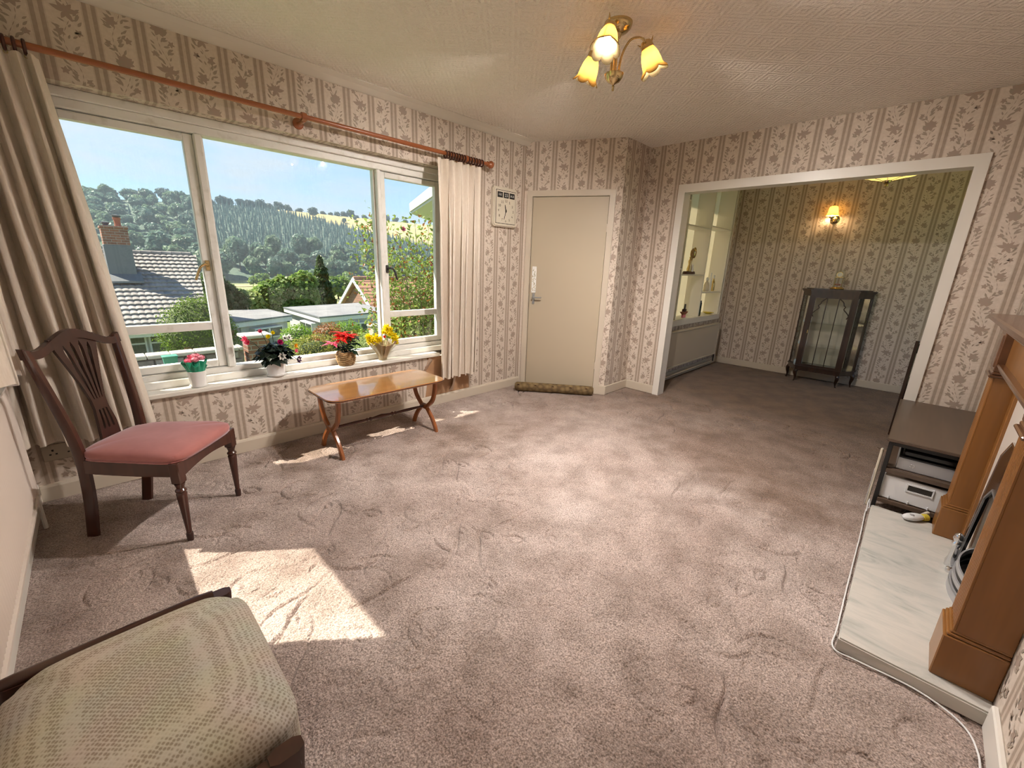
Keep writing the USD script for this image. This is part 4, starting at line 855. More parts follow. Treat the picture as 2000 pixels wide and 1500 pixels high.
# ================================================================== FIREPLACE SIDE
HZ = .052
ht = thing('hearth', 'pale veined marble hearth slab on the carpet in front of the fireplace', 'hearth')
hp = Polygon([(1.672, YR), (1.672, -3.098), (2.920, -3.082), (2.920, YR)])
part('slab', cat(prism(hp.buffer(-.004, join_style=2), HZ, lambda v: v), prism(hp, HZ-.008, lambda v: v+[0, 0, .002])), 'marble', ht, smooth=False)
fs = thing('fireplace_surround', 'oak fireplace surround with fluted pilasters and dark mantel shelf', 'fireplace')
W0, W1 = 1.735, 1.868; E0, E1 = 2.803, 2.938                    # the two pilasters
YF = -3.345
for x0, x1 in ((W0, W1), (E0, E1)):
    part('pilaster', cat(bx(x0, x1, YR+.001, YF-.004, .215, .90, .002), *[bx(x0+.010+i*.0195, x0+.010+i*.0195+.012, YF-.008, YF+.003, .235, .862, .0035) for i in range(6)], bx(x0, x0+.008, YF-.006, YF+.002, .22, .875, .002), bx(x1-.008, x1, YF-.006, YF+.002, .22, .875, .002)), 'oak', fs, smooth=25)
    part('plinth_block', cat(bx(x0-.010, x1+.010, YR+.001, YF+.018, HZ, .205, .003), bx(x0-.006, x1+.006, YR+.001, YF+.012, .205, .216, .003), bx(x0-.002, x1+.002, YR+.001, YF+.006, .216, .226, .003)), 'oak', fs, smooth=25)
    part('capital', cat(bx(x0-.012, x1+.012, YR+.001, YF+.018, .862, .874, .004), bx(x0-.006, x1+.006, YR+.001, YF+.010, .874, .888, .004), bx(x0-.004, x1+.004, YR+.001, YF+.008, .888, 1.070, .003), bx(x0+.02, x1-.02, YF+.004, YF+.012, .905, 1.05, .004)), 'oak_dark', fs, smooth=25)
part('frieze', cat(bx(W1, E0, YR+.001, YF-.020, .905, 1.072, .002)), 'oak', fs, smooth=25)
part('frieze_moulding', cat(bx(W1-.002, E0+.002, YF-.024, YF-.004, .895, .912, .005), bx(W1-.002, E0+.002, YF-.024, YF+.004, .912, .925, .004)), 'oak_dark', fs, smooth=25)
part('cornice', cat(bx(W0-.020, E1+.020, YR+.001, YF+.020, 1.068, 1.082, .003), bx(W0-.034, E1+.034, YR+.001, YF+.034, 1.082, 1.096, .004), bx(W0-.048, E1+.048, YR+.001, YF+.046, 1.096, 1.106, .003)), 'oak_dark', fs, smooth=25)
part('mantel_shelf', bx(W0-.070, E1+.062, YR+.001, YF+.065, 1.106, 1.131, .006), 'oak_dark', fs, smooth=25)
part('inner_board', bx(W1-.001, W1+.060, YR+.001, YF-.072, HZ, .905, .002), 'oak', fs, smooth=False); part('inner_board', bx(E0-.060, E0+.001, YR+.001, YF-.072, HZ, .905, .002), 'oak', fs, smooth=False)
part('marble_back_panel', prism(sbox(W1+.055, HZ, E0-.055, .905).difference(sbox(2.14, HZ-.1, 2.53, .50)), .020, lambda v: np.column_stack([v[:, 0], YF-.084-v[:, 2], v[:, 1]])), 'marble_white', fs, smooth=False)
gf = thing('gas_fire', 'black and silver inset fire with a slotted curved front on the hearth', 'fire')
FX = 2.335
def fpl(off): return lambda v: np.column_stack([FX+v[:, 0], -3.400+off-.040*(v[:, 1]-.10)-v[:, 2], v[:, 1]])
fo = Polygon([(-.245, HZ), (.245, HZ), (.245, .578), (.145, .664), (-.145, .664), (-.245, .578)])
part('fire_frame', prism(fo.difference(Polygon([(-.185, HZ-.1), (.185, HZ-.1), (.185, .40), (.10, .47), (-.10, .47), (-.185, .40)])), .012, fpl(0)), 'black_gloss', gf, smooth=False)
part('chrome_trim', prism(fo.buffer(.005, join_style=2).difference(fo.buffer(-.004, join_style=2)).difference(sbox(-1, -1, 1, HZ)), .014, fpl(.001)), 'chrome', gf, smooth=False)
part('inner_trim', prism(Polygon([(-.19, HZ), (.19, HZ), (.19, .405), (.105, .475), (-.105, .475), (-.19, .405)]).difference(Polygon([(-.180, HZ-.1), (.180, HZ-.1), (.180, .398), (.098, .465), (-.098, .465), (-.180, .398)])), .006, fpl(.004)), 'satin_silver', gf, smooth=False)
part('firebox', bx(2.145, 2.525, YR+.002, YR+.010, HZ, .50), 'black_metal', gf, smooth=False)
def arcpl(R, dy, z0, z1, th=.006, a=1.15):
    t = np.linspace(-a, a, 28); o = np.stack([FX+R*np.sin(t), YF-.120+dy+ .092*np.cos(t*1.12)], 1); i = o*[1, 1]-np.stack([np.sin(t), np.cos(t)], 1)*th
    return prism(Polygon(np.vstack([o, i[::-1]])), z1-z0, lambda v: v+[0, 0, z0])
ff = part('curved_front', cat(arcpl(.225, .0, HZ, .090), arcpl(.222, -.004, .108, .128), arcpl(.218, -.008, .146, .168), arcpl(.225, 0, .084, .092)), 'silver_plastic', gf, smooth=35)
part('slots', cat(arcpl(.219, -.006, .090, .109), arcpl(.216, -.010, .128, .147)), 'black_metal', gf, smooth=35)
part('end_post', moved(lathe([(.016, HZ), (.018, .09), (.013, .12), (.011, .20), (.016, .225), (.012, .24), (.017, .26), (.014, .285), (.006, .30), (.0, .302)], 18), t=(0, 0, 0)).apply_translation((0, 0, -HZ)).apply_scale((1.05, 1.05, .66)).apply_translation((2.518, -3.384, HZ)), 'chrome', gf)
kb = part('front_knob', cat(moved(lathe([(.010, 0), (.014, .006), (.014, .018), (.009, .022)], 18), rx=math.pi/2, t=(2.42, -3.366, .080))), 'chrome', gf)

# small white and yellow gadget on the hearth, and the white cable round the slab
gg = thing('air_freshener', 'small white oval gadget with a yellow end lying on the far corner of the hearth', 'gadget', (2.885, -3.255, HZ), -.75)
part('body', moved(cat(trimesh.creation.icosphere(3, 1.0)), s=1.0).apply_scale((.058, .026, .019)).apply_translation((-.005, 0, .019)), 'white_plastic', gg, local=True, smooth=60)
part('button', moved(lathe([(.010, 0), (.010, .003), (.006, .005)], 18), t=(-.022, -.006, .034)), 'silver_plastic', gg, local=True)
part('yellow_end', moved(lathe([(.016, 0), (.018, .008), (.018, .026), (.012, .032)], 18), ry=math.pi/2, t=(.040, -.004, .018)), 'yellow_plastic', gg, local=True)
part('switch_stem', tube([(.045, .010, .022), (.085, .018, .030), (.094, .02, .030)], [.007, .008, .009], 10), 'cream_plastic', gg, local=True)
single('cable', cat(tube(spline([(2.955, -3.075, .012), (2.90, -3.066, .010), (2.6, -3.074, .008), (2.2, -3.080, .007), (1.80, -3.088, .007), (1.667, -3.092, .008), (1.660, -3.16, .008), (1.664, -3.30, .012), (1.63, -3.40, .010), (1.55, -3.438, .010), (1.40, -3.440, .010), (1.0, -3.442, .010)], 80),     .0026, 6), tube(spline([(2.960, -3.078, .012), (2.962, -3.070, .060), (2.925, -3.066, .055), (2.90, -3.070, .012)], 20), .003, 6)), 'white_plastic', 'thin white cable lying along the edge of the marble hearth', 'cable')

# ---- low black television stand
tv = thing('television_stand', 'low black stand with brown top and open shelves next to the hearth', 'stand')
TX0, TX1, TY0, TY1 = 2.985, 4.085, -3.455, -3.068
part('top', bx(TX0, TX1, TY0, TY1, .412, .430, .003), 'stand_top', tv)
part('top_frame', cat(bx(TX0+.012, TX0+.030, TY0+.01, TY1-.010, .392, .412), bx(TX1-.030, TX1-.012, TY0+.01, TY1-.010, .392, .412), bx(TX0+.012, TX1-.012, TY1-.028, TY1-.010, .392, .412), bx(TX0+.012, TX1-.012, TY0+.01, TY0+.028, .392, .412)), 'black_metal', tv, smooth=False)
for x in (TX0+.021, TX1-.021):
    for y in (TY0+.020, TY1-.020): part('leg', bx(x-.010, x+.010, y-.010, y+.010, 0, .412, .002), 'black_metal', tv)
for z in (.243, .062): part('shelf', cat(bx(TX0+.03, TX1-.03, TY0+.02, TY1-.020, z, z+.014, .002), bx(TX0+.012, TX0+.030, TY0+.02, TY1-.02, z-.012, z+.012, .002), bx(TX1-.030, TX1-.012, TY0+.02, TY1-.02, z-.012, z+.012, .002)), 'black_metal' if z > 1 else 'stand_top', tv)
bxx = thing('recorder_box', 'silver player with a glossy top on the upper shelf of the television stand', 'player')
part('case', bx(3.030, 3.36, -3.400, -3.130, .258, .325, .004), 'silver_plastic', bxx)
part('lid', bx(3.040, 3.35, -3.395, -3.145, .334, .372, .010), 'black_gloss', bxx)
part('band', bx(3.034, 3.355, -3.398, -3.134, .325, .334, .001), 'black_metal', bxx)
part('badge', moved(torus(.009, .002, 18, 6), ry=math.pi/2, t=(3.0295, -3.195, .292)), 'chrome', bxx)
tr = thing('plastic_tray', 'white plastic tray with a black handle slot on the lower shelf of the television stand', 'tray')
part('front', bx(3.012, 3.022, -3.405, -3.100, .078, .212, .003), 'white_plastic', tr)
part('side', bx(3.022, 3.30, -3.106, -3.100, .078, .200, .002), 'white_plastic', tr); part('side', bx(3.022, 3.30, -3.405, -3.399, .078, .200, .002), 'white_plastic', tr)
part('base', bx(3.022, 3.30, -3.399, -3.106, .078, .084), 'white_plastic', tr)
part('handle_slot', bx(3.0095, 3.0125, -3.300, -3.205, .158, .188, .001), 'printed_black', tr)
part('handle_rim', prism(sbox(-3.306, .150, -3.196, .196).difference(sbox(-3.300, .157, -3.203, .189)), .006, lambda v: np.column_stack([3.0125-v[:, 2], v[:, 0], v[:, 1]])), 'white_plastic', tr, smooth=False)
for y in (-3.14, -3.22, -3.30, -3.38): part('rib', bx(3.006, 3.013, y-.003, y+.003, .078, .094, .001), 'white_plastic', tr)
rc = thing('remote_control', 'slim cream and white remote standing at the room side of the television stand', 'remote control')
part('body', bx(3.015, 3.05, -3.066, -3.052, .0, .35, .004), 'cream_plastic', rc); part('lower_cover', bx(3.015, 3.05, -3.0525, -3.050, .0, .22, .001), 'white_plastic', rc)

# ================================================================== FAR ROOM
fr2 = thing('radiator', 'flat cream radiator under the display shelves in the far room', 'radiator')
part('panel', bx(4.42, 6.13, YFL-.088, YFL-.050, .185, .585, .006), 'cream_radiator', fr2)
part('top_rim', bx(4.42, 6.13, YFL-.094, YFL-.040, .580, .602, .005), 'cream_radiator', fr2); part('bottom_rim', bx(4.42, 6.13, YFL-.094, YFL-.044, .165, .188, .005), 'cream_radiator', fr2)
part('end_rim', bx(6.120, 6.138, YFL-.094, YFL-.040, .17, .598, .005), 'cream_radiator', fr2)
part('bracket', bx(4.9, 4.94, YFL-.052, YFL-.004, .25, .50), 'cream_radiator', fr2, smooth=False); part('bracket', bx(5.8, 5.84, YFL-.052, YFL-.004, .25, .50), 'cream_radiator', fr2, smooth=False)
part('valve', cat(bx(6.135, 6.165, YFL-.082, YFL-.055, .19, .225, .004), tube([(6.15, YFL-.068, .19), (6.15, YFL-.068, .06)], .009, 8)), 'dark_plastic', fr2)
part('pipe', cat(tube([(4.25, YFL-.055, .055), (6.15, YFL-.055, .055)], .011, 8), tube([(4.25, YFL-.034, .020), (6.20, YFL-.034, .020)], .009, 8)), 'cream_radiator', fr2)

su = thing('display_shelves', 'built-in cream display shelving above the far radiator', 'shelves')
YS = YFL+.205
part('back_panel', bx(HX0-.02, HX1+.02, YS, YS+.006, .70, 2.40), 'frosted_panel', su, smooth=False)
for x0, x1 in ((HX0-.03, HX0), (4.862, 4.884), (5.548, 5.570), (6.240, 6.262)): part('upright', bx(x0, x1, YFL+.002 if x0 > 4.7 else YFL+.10, YS, .705, 2.395, .002), 'shelf_paint', su, smooth=False)
part('bottom_board', bx(HX0, HX1, YFL+.002, YS, .700, .712, .002), 'shelf_paint', su, smooth=False)
for x0, x1, z in ((4.884, 5.548, 1.235), (4.884, 5.548, 1.775), (5.570, 6.240, 1.020), (5.570, 6.240, 1.815), (HX0, 4.862, 1.30), (HX0, 4.862, 2.02)): part('shelf', bx(x0, x1, YFL+.004, YS, z-.016, z, .002), 'shelf_paint', su, smooth=False)
# ornaments on the shelves
YO = YFL+.085
o1 = thing('figurine', 'brown figurine group on a dark base, on the left shelf', 'ornament', (5.27, YO, 1.235))
part('base', moved(lathe([(.060, 0), (.064, .010), (.058, .030), (.050, .034)], 20), s=1.0).apply_scale((2.1, .9, 1)), 'ring_wood', o1, local=True)
part('tree_trunk', tube(spline([(.02, 0, .03), (.025, .005, .12), (.045, 0, .22), (.04, 0, .30)], 12), [.016]*4+[.012]*(len(spline([(.02, 0, .03), (.025, .005, .12), (.045, 0, .22), (.04, 0, .30)], 12))-4), 8), 'straw', o1, local=True)
part('bird', moved(trimesh.creation.icosphere(2, 1.0)).apply_scale((.035, .022, .065)).apply_translation((.062, -.01, .25)), 'old_brass', o1, local=True)
part('bird', moved(trimesh.creation.icosphere(2, 1.0)).apply_scale((.026, .02, .050)).apply_translation((-.01, -.012, .24)), 'straw', o1, local=True)
part('figure', moved(lathe([(.024, .03), (.028, .06), (.016, .11), (.022, .15), (.010, .175), (.014, .195), (.0, .212)], 12), t=(-.055, -.02, 0)), 'brass', o1, local=True)
part('figure', moved(lathe([(.020, .03), (.022, .05), (.012, .08), (.016, .10), (.0, .125)], 12), t=(-.02, -.04, 0)), 'white_ceramic', o1, local=True)
for i, (x, hh, lab, mt, mc) in enumerate(((5.900, .175, 'stout pinkish bottle nearest the upright on the right-hand shelf', 'pot_pink', 'white_plastic'), (6.015, .235, 'tall white slender bottle in the middle of the right-hand shelf', 'white_ceramic', 'white_plastic'), (6.130, .205, 'amber bottle with a white cap on the right-hand shelf', 'brass', 'white_plastic'))):
    b = thing('bottle', lab, 'bottle', (x, YO, 1.020)); R = (.034, .024, .024)[i]
    part('body', lathe([(R*.9, 0), (R, .01), (R, hh*.45), (R*.75, hh*.60), (R*.35, hh*.72), (R*.35, hh*.8)], 18), ('cream_plastic', 'white_ceramic', 'brass')[i], b, local=True)
    part('cap', lathe([(R*.42, hh*.8), (R*.45, hh*.82), (R*.42, hh), (R*.2, hh*1.02)], 14), mc, b, local=True)
o2 = thing('model_boat', 'small red model boat at the bottom of the left shelves', 'ornament', (5.25, YO-.02, .712))
part('hull', tm(hull([(-.085, 0, .075), (.085, 0, .075), (-.055, -.03, .07), (.055, -.03, .07), (-.055, .03, .07), (.055, .03, .07), (-.05, 0, .03), (.05, 0, .03)])), 'terracotta', o2, local=True); part('cabin', bx(-.03, .03, -.016, .016, .07, .105, .003), 'ring_wood', o2, local=True)
part('funnel', moved(lathe([(.012, .10), (.010, .165)], 12), t=(.01, 0, 0)), 'cowl_grey', o2, local=True); part('stand', bx(-.04, .04, -.012, .012, 0, .034, .002), 'pot_pink', o2, local=True)
o3 = thing('black_vase', 'slim black container against the middle upright of the shelves', 'container', (5.640, YO-.045, .712)); part('body', lathe([(.026, 0), (.030, .01), (.030, .165), (.024, .18)], 18), 'black_gloss', o3, local=True); part('lid', lathe([(.025, .18), (.024, .195), (.0, .20)], 16), 'dark_plastic', o3, local=True)
o4 = thing('yellow_dish', 'shallow pale yellow dish at the bottom of the right shelves', 'dish', (6.06, YO-.02, .712)); part('bowl', lathe([(.03, 0), (.032, .004), (.075, .022), (.072, .024), (.028, .008)], 24), 'yellow_plastic', o4, local=True); part('foot', lathe([(.031, -.0005), (.034, .002), (.028, .004)], 20), 'yellow_plastic', o4, local=True)

# ---- china cabinet with canted glass sides
cc = thing('china_cabinet', 'dark wooden glazed china cabinet on cabriole legs against the far wall', 'cabinet')
YC, CW, FW, XF, XK = -2.268, .335, .222, 6.105, 6.395            # centre, half back width, half front width, front and back
def plan(g=0.0): return Polygon([(XK, YC-CW-g), (XK-.095-g*.4, YC-CW-g), (XF-g, YC-FW-g*.5), (XF-g, YC+FW+g*.5), (XK-.095-g*.4, YC+CW+g), (XK, YC+CW+g)])
up = lambda z: (lambda v: v+[0, 0, z])
part('top', cat(prism(plan(.022), .018, up(1.098)), prism(plan(.012), .014, up(1.086)), prism(plan(.0), .050, up(1.038)).slice_plane((0, 0, 0), (0, 0, 1)) if 0 else prism(plan(.002), .052, up(1.036))), 'cabinet_wood', cc, smooth=False)
part('top_step', prism(plan(-.02), .010, up(1.1155)), 'cabinet_wood', cc, smooth=False)
part('base', cat(prism(plan(.004), .050, up(.140)), prism(plan(.014), .014, up(.186))), 'cabinet_wood', cc, smooth=False)
part('back_panel', bx(XK-.006, XK, YC-CW, YC+CW, .19, 1.05), 'cream_plastic', cc, smooth=False)
for s in (-1, 1):
    for (x, y, wx, wy) in ((XF+.014, YC+s*(FW-.014), .030, .046), (XK-.085, YC+s*(CW-.012), .024, .024), (XK-.012, YC+s*(CW-.010), .020, .020)): part('post', bx(x-wx/2, x+wx/2, y-wy/2, y+wy/2, .19, 1.04, .003), 'cabinet_wood', cc)
    a, b = np.array([XF+.012, YC+s*(FW-.006)]), np.array([XK-.085, YC+s*(CW-.004)]); n = np.array([-(b-a)[1], (b-a)[0]]); n /= np.linalg.norm(n)
    part('side_glass', prism(Polygon([a-n*.002, b-n*.002, b+n*.002, a+n*.002]), .84, up(.198)), 'cabinet_glass', cc, smooth=False)
    part('side_mirror', bx(XK-.012, XK-.007, YC+s*(CW-.020), YC+s*(CW-.125), .20, 1.03), 'mirror', cc, smooth=False)
part('door_glass', bx(XF+.006, XF+.009, YC-FW+.03, YC+FW-.03, .20, 1.036), 'cabinet_glass', cc, smooth=False)
part('door_frame', prism(sbox(YC-FW+.034, .20, YC+FW-.034, 1.036).difference(sbox(YC-FW+.052, .225, YC+FW-.052, 1.020)), .014, lambda v: np.column_stack([XF+.001+v[:, 2], v[:, 0], v[:, 1]])), 'cabinet_wood', cc, smooth=False)
for s in (-1, 1): part('glazing_bar', bx(XF-.004, XF+.006, YC+s*.056-.004, YC+s*.056+.004, .21, 1.034, .001), 'cabinet_wood', cc)
for s in (-1, 1):                                                # the curved tracery at the top of the door
    P = spline([(XF-.001, YC+s*.060, 1.022), (XF-.001, YC+s*.100, .985), (XF-.001, YC+s*.112, .950), (XF-.001, YC+s*.128, .935), (XF-.001, YC+s*.118, .905), (XF-.001, YC+s*.150, .870), (XF-.001, YC+s*.172, .835), (XF-.001, YC+s*.160, .800)], 34)
    part('tracery', tube(P, .0050, 6), 'cabinet_wood', cc)
for z in (.72, .445): part('glass_shelf', prism(plan(-.02), .006, up(z)), 'cabinet_glass', cc, smooth=False)
part('lock', bx(XF-.006, XF+.002, YC+FW-.047, YC+FW-.039, .60, .64, .002), 'brass', cc)
for x, y, s in ((XF+.024, YC-FW+.02, -1), (XF+.024, YC+FW-.02, 1), (XK-.09, YC-CW+.012, -1), (XK-.09, YC+CW-.012, 1)):
    dx = -.014 if x < 6.2 else -.004; P = spline([(x, y, .150), (x+dx*1.4, y+s*.012, .115), (x+dx*.4, y+s*.003, .050), (x+dx*.8, y+s*.008, .012), (x+dx*1.3, y+s*.012, -.002)], 18)
    k = np.linspace(0, 1, len(P)); part('cabriole_leg', tube(P, .022-.022*k+.012*k**3+.004*np.sin(k*6), 10), 'cabinet_wood', cc)
an = thing('anniversary_clock', 'small gilt clock under a glass dome on the china cabinet', 'clock', (6.235, YC+.010, 1.1255))
part('base', lathe([(.066, 0), (.070, .006), (.064, .016), (.054, .020), (.050, .026)], 28), 'brass', an, local=True)
for s in (-1, 1): part('pillar', tube([(0, s*.034, .026), (0, s*.034, .135)], .0045, 8), 'brass', an, local=True)
part('movement', cat(bx(-.014, .014, -.040, .040, .130, .140, .002), moved(lathe([(.030, -.010), (.032, 0), (.030, .006)], 24), ry=-math.pi/2, t=(-.012, 0, .165))), 'brass', an, local=True)
part('dial', moved(lathe([(.024, 0), (.024, .002)], 24), ry=-math.pi/2, t=(-.0185, 0, .165)), 'white_ceramic', an, local=True)
part('pendulum', cat(*[moved(trimesh.creation.icosphere(2, .011), t=(.018*math.cos(a), .018*math.sin(a), .052)) for a in np.arange(4)*math.pi/2], tube([(0, 0, .055), (0, 0, .13)], .001, 5)), 'terracotta', an, local=True, kind=None)
part('glass_dome', lathe([(.050, .024), (.050, .17), (.044, .198), (.026, .216), (.0, .222)], 28), 'cabinet_glass', an, local=True, smooth=60)
dk = thing('dark_chair', 'edge of a dark wooden chair back showing beyond the right jamb of the opening', 'chair', (4.62, -3.235, 0))
part('back_post', bx(-.018, .018, .155, .180, 0, .80, .004), 'cabinet_wood', dk, local=True); part('back_post', bx(-.018, .018, -.18, -.155, 0, .80, .004), 'cabinet_wood', dk, local=True)
part('back_rail', bx(-.012, .012, -.155, .155, .70, .78, .004), 'cabinet_wood', dk, local=True); part('seat', bx(-.01, .36, -.18, .18, .41, .45, .008), 'cabinet_wood', dk, local=True)
part('front_leg', bx(.32, .35, .14, .17, 0, .41, .003), 'cabinet_wood', dk, local=True); part('front_leg', bx(.32, .35, -.17, -.14, 0, .41, .003), 'cabinet_wood', dk, local=True)

# ================================================================== LEAVES AND FLOWERS
def leaf_mesh(L=1.0, W=.5, bend=.18):
    v = np.array([(0, 0, 0), (L*.35, W*.5, bend*.3*L), (L*.35, -W*.5, bend*.3*L), (L*.4, 0, 0), (L, 0, -bend*L*.6)]); return v, np.array([(0, 3, 1), (0, 2, 3), (1, 3, 4), (3, 2, 4)])
def scatter(base, P, N, S, rg, roll=None):
    """Copies of base (v, f) at P with z along N, sizes S and random roll; x roughly outward."""
    v, f = base; n = len(P); N = N/(np.linalg.norm(N, axis=1, keepdims=True)+1e-9)
    a = rg.normal(size=(n, 3)) if roll is None else roll; a = a-(a*N).sum(1, keepdims=True)*N; a /= np.linalg.norm(a, axis=1, keepdims=True)+1e-9; b = np.cross(N, a)
    V = P[:, None]+S[:, None, None]*(v[None, :, :1]*a[:, None]+v[None, :, 1:2]*b[:, None]+v[None, :, 2:]*N[:, None])
    F = f[None]+(np.arange(n)*len(v))[:, None, None]
    return trimesh.Trimesh(V.reshape(-1, 3), F.reshape(-1, 3), process=False)
def ball(n, rg):
    d = rg.normal(size=(n, 3)); return d/np.linalg.norm(d, axis=1, keepdims=True)
LEAF = leaf_mesh(1, .55); QUAD = (np.array([(-.5, -.5, 0), (.5, -.5, .1), (.5, .5, 0), (-.5, .5, .1)]), np.array([(0, 1, 2), (0, 2, 3)]))
def crown(blobs, n, size, rg, base=QUAD, spread=.7, inner=.75):
    """Leaves over a set of ellipsoids (x, y, z, rx, ry, rz)."""
    B = np.array(blobs, float); w = (B[:, 3]*B[:, 5]); k = rg.choice(len(B), n, p=w/w.sum()); d = ball(n, rg); r = rg.uniform(inner, 1.05, n)
    bump_ = .82+.36*meshkit.noise(d*2.6+k[:, None]*7.1, 2)
    P = B[k, :3]+d*B[k, 3:]*(r*bump_)[:, None]; N = d+rg.normal(size=(n, 3))*spread+[0, 0, .35]
    return scatter(base, P, N, size*rg.uniform(.6, 1.35, n), rg)
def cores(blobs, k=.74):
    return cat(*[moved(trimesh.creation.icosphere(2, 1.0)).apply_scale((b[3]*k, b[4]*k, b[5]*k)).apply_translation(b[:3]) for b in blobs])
ALL_N = np.random.default_rng
def petals(n, L, W, cup, rg, base=None):
    v, f = leaf_mesh(L, W, -.15); ms = []
    for j in range(n): ms.append(moved(moved((v, f), ry=-cup), rz=j*2*math.pi/n+rg.uniform(-.1, .1)))
    return cat(*ms)
def aim(m, pos, d):
    d = np.array(d, float)/np.linalg.norm(d); T_ = trimesh.geometry.align_vectors([0, 0, 1], d); m = m.copy(); m.apply_transform(T_); m.apply_translation(pos); return m
def curve_to(a, b, sag=.02):
    a, b = np.array(a, float), np.array(b, float); m_ = (a+b)/2+[0, 0, sag]; return spline([a, m_, b], 10)
SZ = .487

# pot of pink flowers in green wrap
p1 = thing('flower_pot', 'small white pot of pink flowers in shiny green wrap, leftmost on the sill', 'potted plant', (.428, .030, SZ), group=None)
part('pot', cat(lathe([(.036, 0), (.040, .004), (.047, .080), (.050, .098), (.046, .098), (.042, .085)], 30)), 'white_ceramic', p1, local=True); part('saucer', lathe([(.036, -.0005), (.046, .003), (.048, .010), (.040, .008)], 28), 'white_ceramic', p1, local=True)
def wrap(u, v):
    th = u*2*math.pi; r = .040+.016*v**1.3+.008*v*np.sin(7*th)+.006*v*np.sin(13*th+1); return np.stack([r*np.cos(th), r*np.sin(th), .085+.062*v+.016*v*np.sin(5*th+.7)], -1)
part('green_wrap', thicken(grid(90, 10, wrap), .0012), 'wrap_green', p1, local=True, smooth=60)
rg = ALL_N(2)
for j, (x, y, z) in enumerate(((-.034, -.02, .166), (-.004, -.030, .172), (.030, -.012, .176), (-.012, .022, .182), (.036, .028, .172), (.008, -.002, .190))):
    d = ball(260, rg); part('flower', scatter(LEAF, np.array([x, y, z])+d*[.022, .022, .014]*rg.uniform(.3, 1, (260, 1)), d, np.full(260, .012), rg), 'pot_pink' if j % 3 else 'flower_pink', p1, local=True, smooth=False)

# big white pot of mixed flowers
p2 = thing('flower_pot', 'large white pot of dark leaves and mixed anemones beside the left mullion', 'potted plant', (.866, .018, SZ))
part('pot', lathe([(.046, 0), (.050, .004), (.057, .055), (.066, .100), (.069, .112), (.064, .113), (.058, .095)], 34), 'white_ceramic', p2, local=True)
part('saucer', lathe([(.048, -.0005), (.060, .004), (.063, .012), (.052, .010)], 30), 'white_ceramic', p2, local=True)
rg = ALL_N(4); k = 210; an_ = rg.uniform(0, 6.28, k); el = rg.uniform(.05, 1.35, k); dirs = np.stack([np.cos(an_)*np.cos(el), np.sin(an_)*np.cos(el), np.sin(el)], 1); Rr = rg.uniform(.034, .092, k)
Pl = np.array([0, -.010, .118])+dirs*Rr[:, None]*[1.12, .80, 1.15]; lv = leaf_mesh(1, .80, .25)
part('leaves', scatter(lv, Pl, dirs*.6+[0, 0, .5]+rg.normal(size=(k, 3))*.2, rg.uniform(.044, .070, k), rg, roll=dirs), 'violet_leaf', p2, local=True, smooth=False)
part('soil', moved(lathe([(.062, .096), (.055, .104)], 24)), 'ring_wood', p2, local=True)
FL = [('flower_pink', -.152, .020, .262, .026, 'rose'), ('flower_pink', -.140, .024, .240, .024, 'rose'), ('flower_pink', -.062, .03, .305, .017, 'rose'), ('flower_yellow', -.028, .01, .268, .018, 'cup'), ('flower_yellow', .004, .02, .290, .016, 'cup'),
      ('flower_magenta', .024, -.030, .232, .024, 'cup'), ('flower_white', .070, .01, .250, .022, 'anemone'), ('flower_white', .098, .015, .252, .022, 'anemone'), ('flower_white', .016, -.075, .148, .024, 'anemone'),
      ('flower_orange', .125, -.005, .196, .020, 'cup'), ('flower_pink', .122, -.012, .162, .018, 'rose'), ('flower_purple', .128, -.035, .104, .024, 'anemone')]
for mt, x, y, z, R, kind in FL:
    R *= 1.35; y -= .02
    o = np.array([x*.3, y*.3, .115]); c = np.array([x, y, z]); dr3 = np.array([x*1.0, -.10+y, .06 if z > .2 else .01])
    stem_p = part('stem', tube(curve_to(o, c-dr3*.02, .03), .0018, 5), 'poinsettia_leaf', p2, local=True)
    ms = [aim(petals(7 if kind != 'rose' else 6, R, R*.8, .35 if kind == 'anemone' else .75, rg), c, dr3)]
    if kind != 'anemone': ms += [aim(petals(6, R*.7, R*.6, 1.0, rg), c, dr3), aim(petals(5, R*.5, R*.45, 1.25, rg), c, dr3)]
    else: ms += [aim(petals(7, R*.9, R*.6, .55, rg), c, dr3)]
    fl = part('flower', cat(*ms), mt, p2, local=True, smooth=False)
    if kind == 'anemone': part('flower_centre', aim(moved(trimesh.creation.icosphere(1, R*.24), t=(0, 0, R*.16)), c, dr3), 'printed_black' if mt != 'flower_purple' else 'printed_white', fl, local=True)

# poinsettia in a woven straw pot
p3 = thing('flower_pot', 'red poinsettia in a woven straw pot on the sill', 'potted plant', (1.362, .030, SZ))
part('pot', lathe([(.046, 0), (.054, .006), (.066, .035), (.069, .065), (.064, .098), (.058, .106), (.054, .098)], 32), 'straw', p3, local=True)
for z, R in ((.012, .056), (.027, .0625), (.042, .0668), (.057, .0685), (.072, .068), (.087, .0655), (.100, .061)):
    a = np.linspace(0, 2*math.pi, 61); part('straw_band', tube(np.stack([(R+.0018*np.sin(a*18))*np.cos(a), (R+.0018*np.sin(a*18))*np.sin(a), z+.0025*np.sin(a*9)], 1), .0052, 6, caps=False), 'straw', p3, local=True, kind=None)
rg = ALL_N(8)
def rosette(n, L0, L1, el0, el1, c, seed, base=leaf_mesh(1, .52, .22)):
    rg = ALL_N(seed); a = np.arange(n)*2.4+rg.uniform(-.3, .3, n); e = rg.uniform(el0, el1, n); d = np.stack([np.cos(a)*np.cos(e), np.sin(a)*np.cos(e), np.sin(e)], 1)
    up_ = np.stack([-np.cos(a)*np.sin(e), -np.sin(a)*np.sin(e), np.cos(e)], 1); return scatter(base, np.array(c)+d*.008, up_, rg.uniform(L0, L1, n), rg, roll=d)
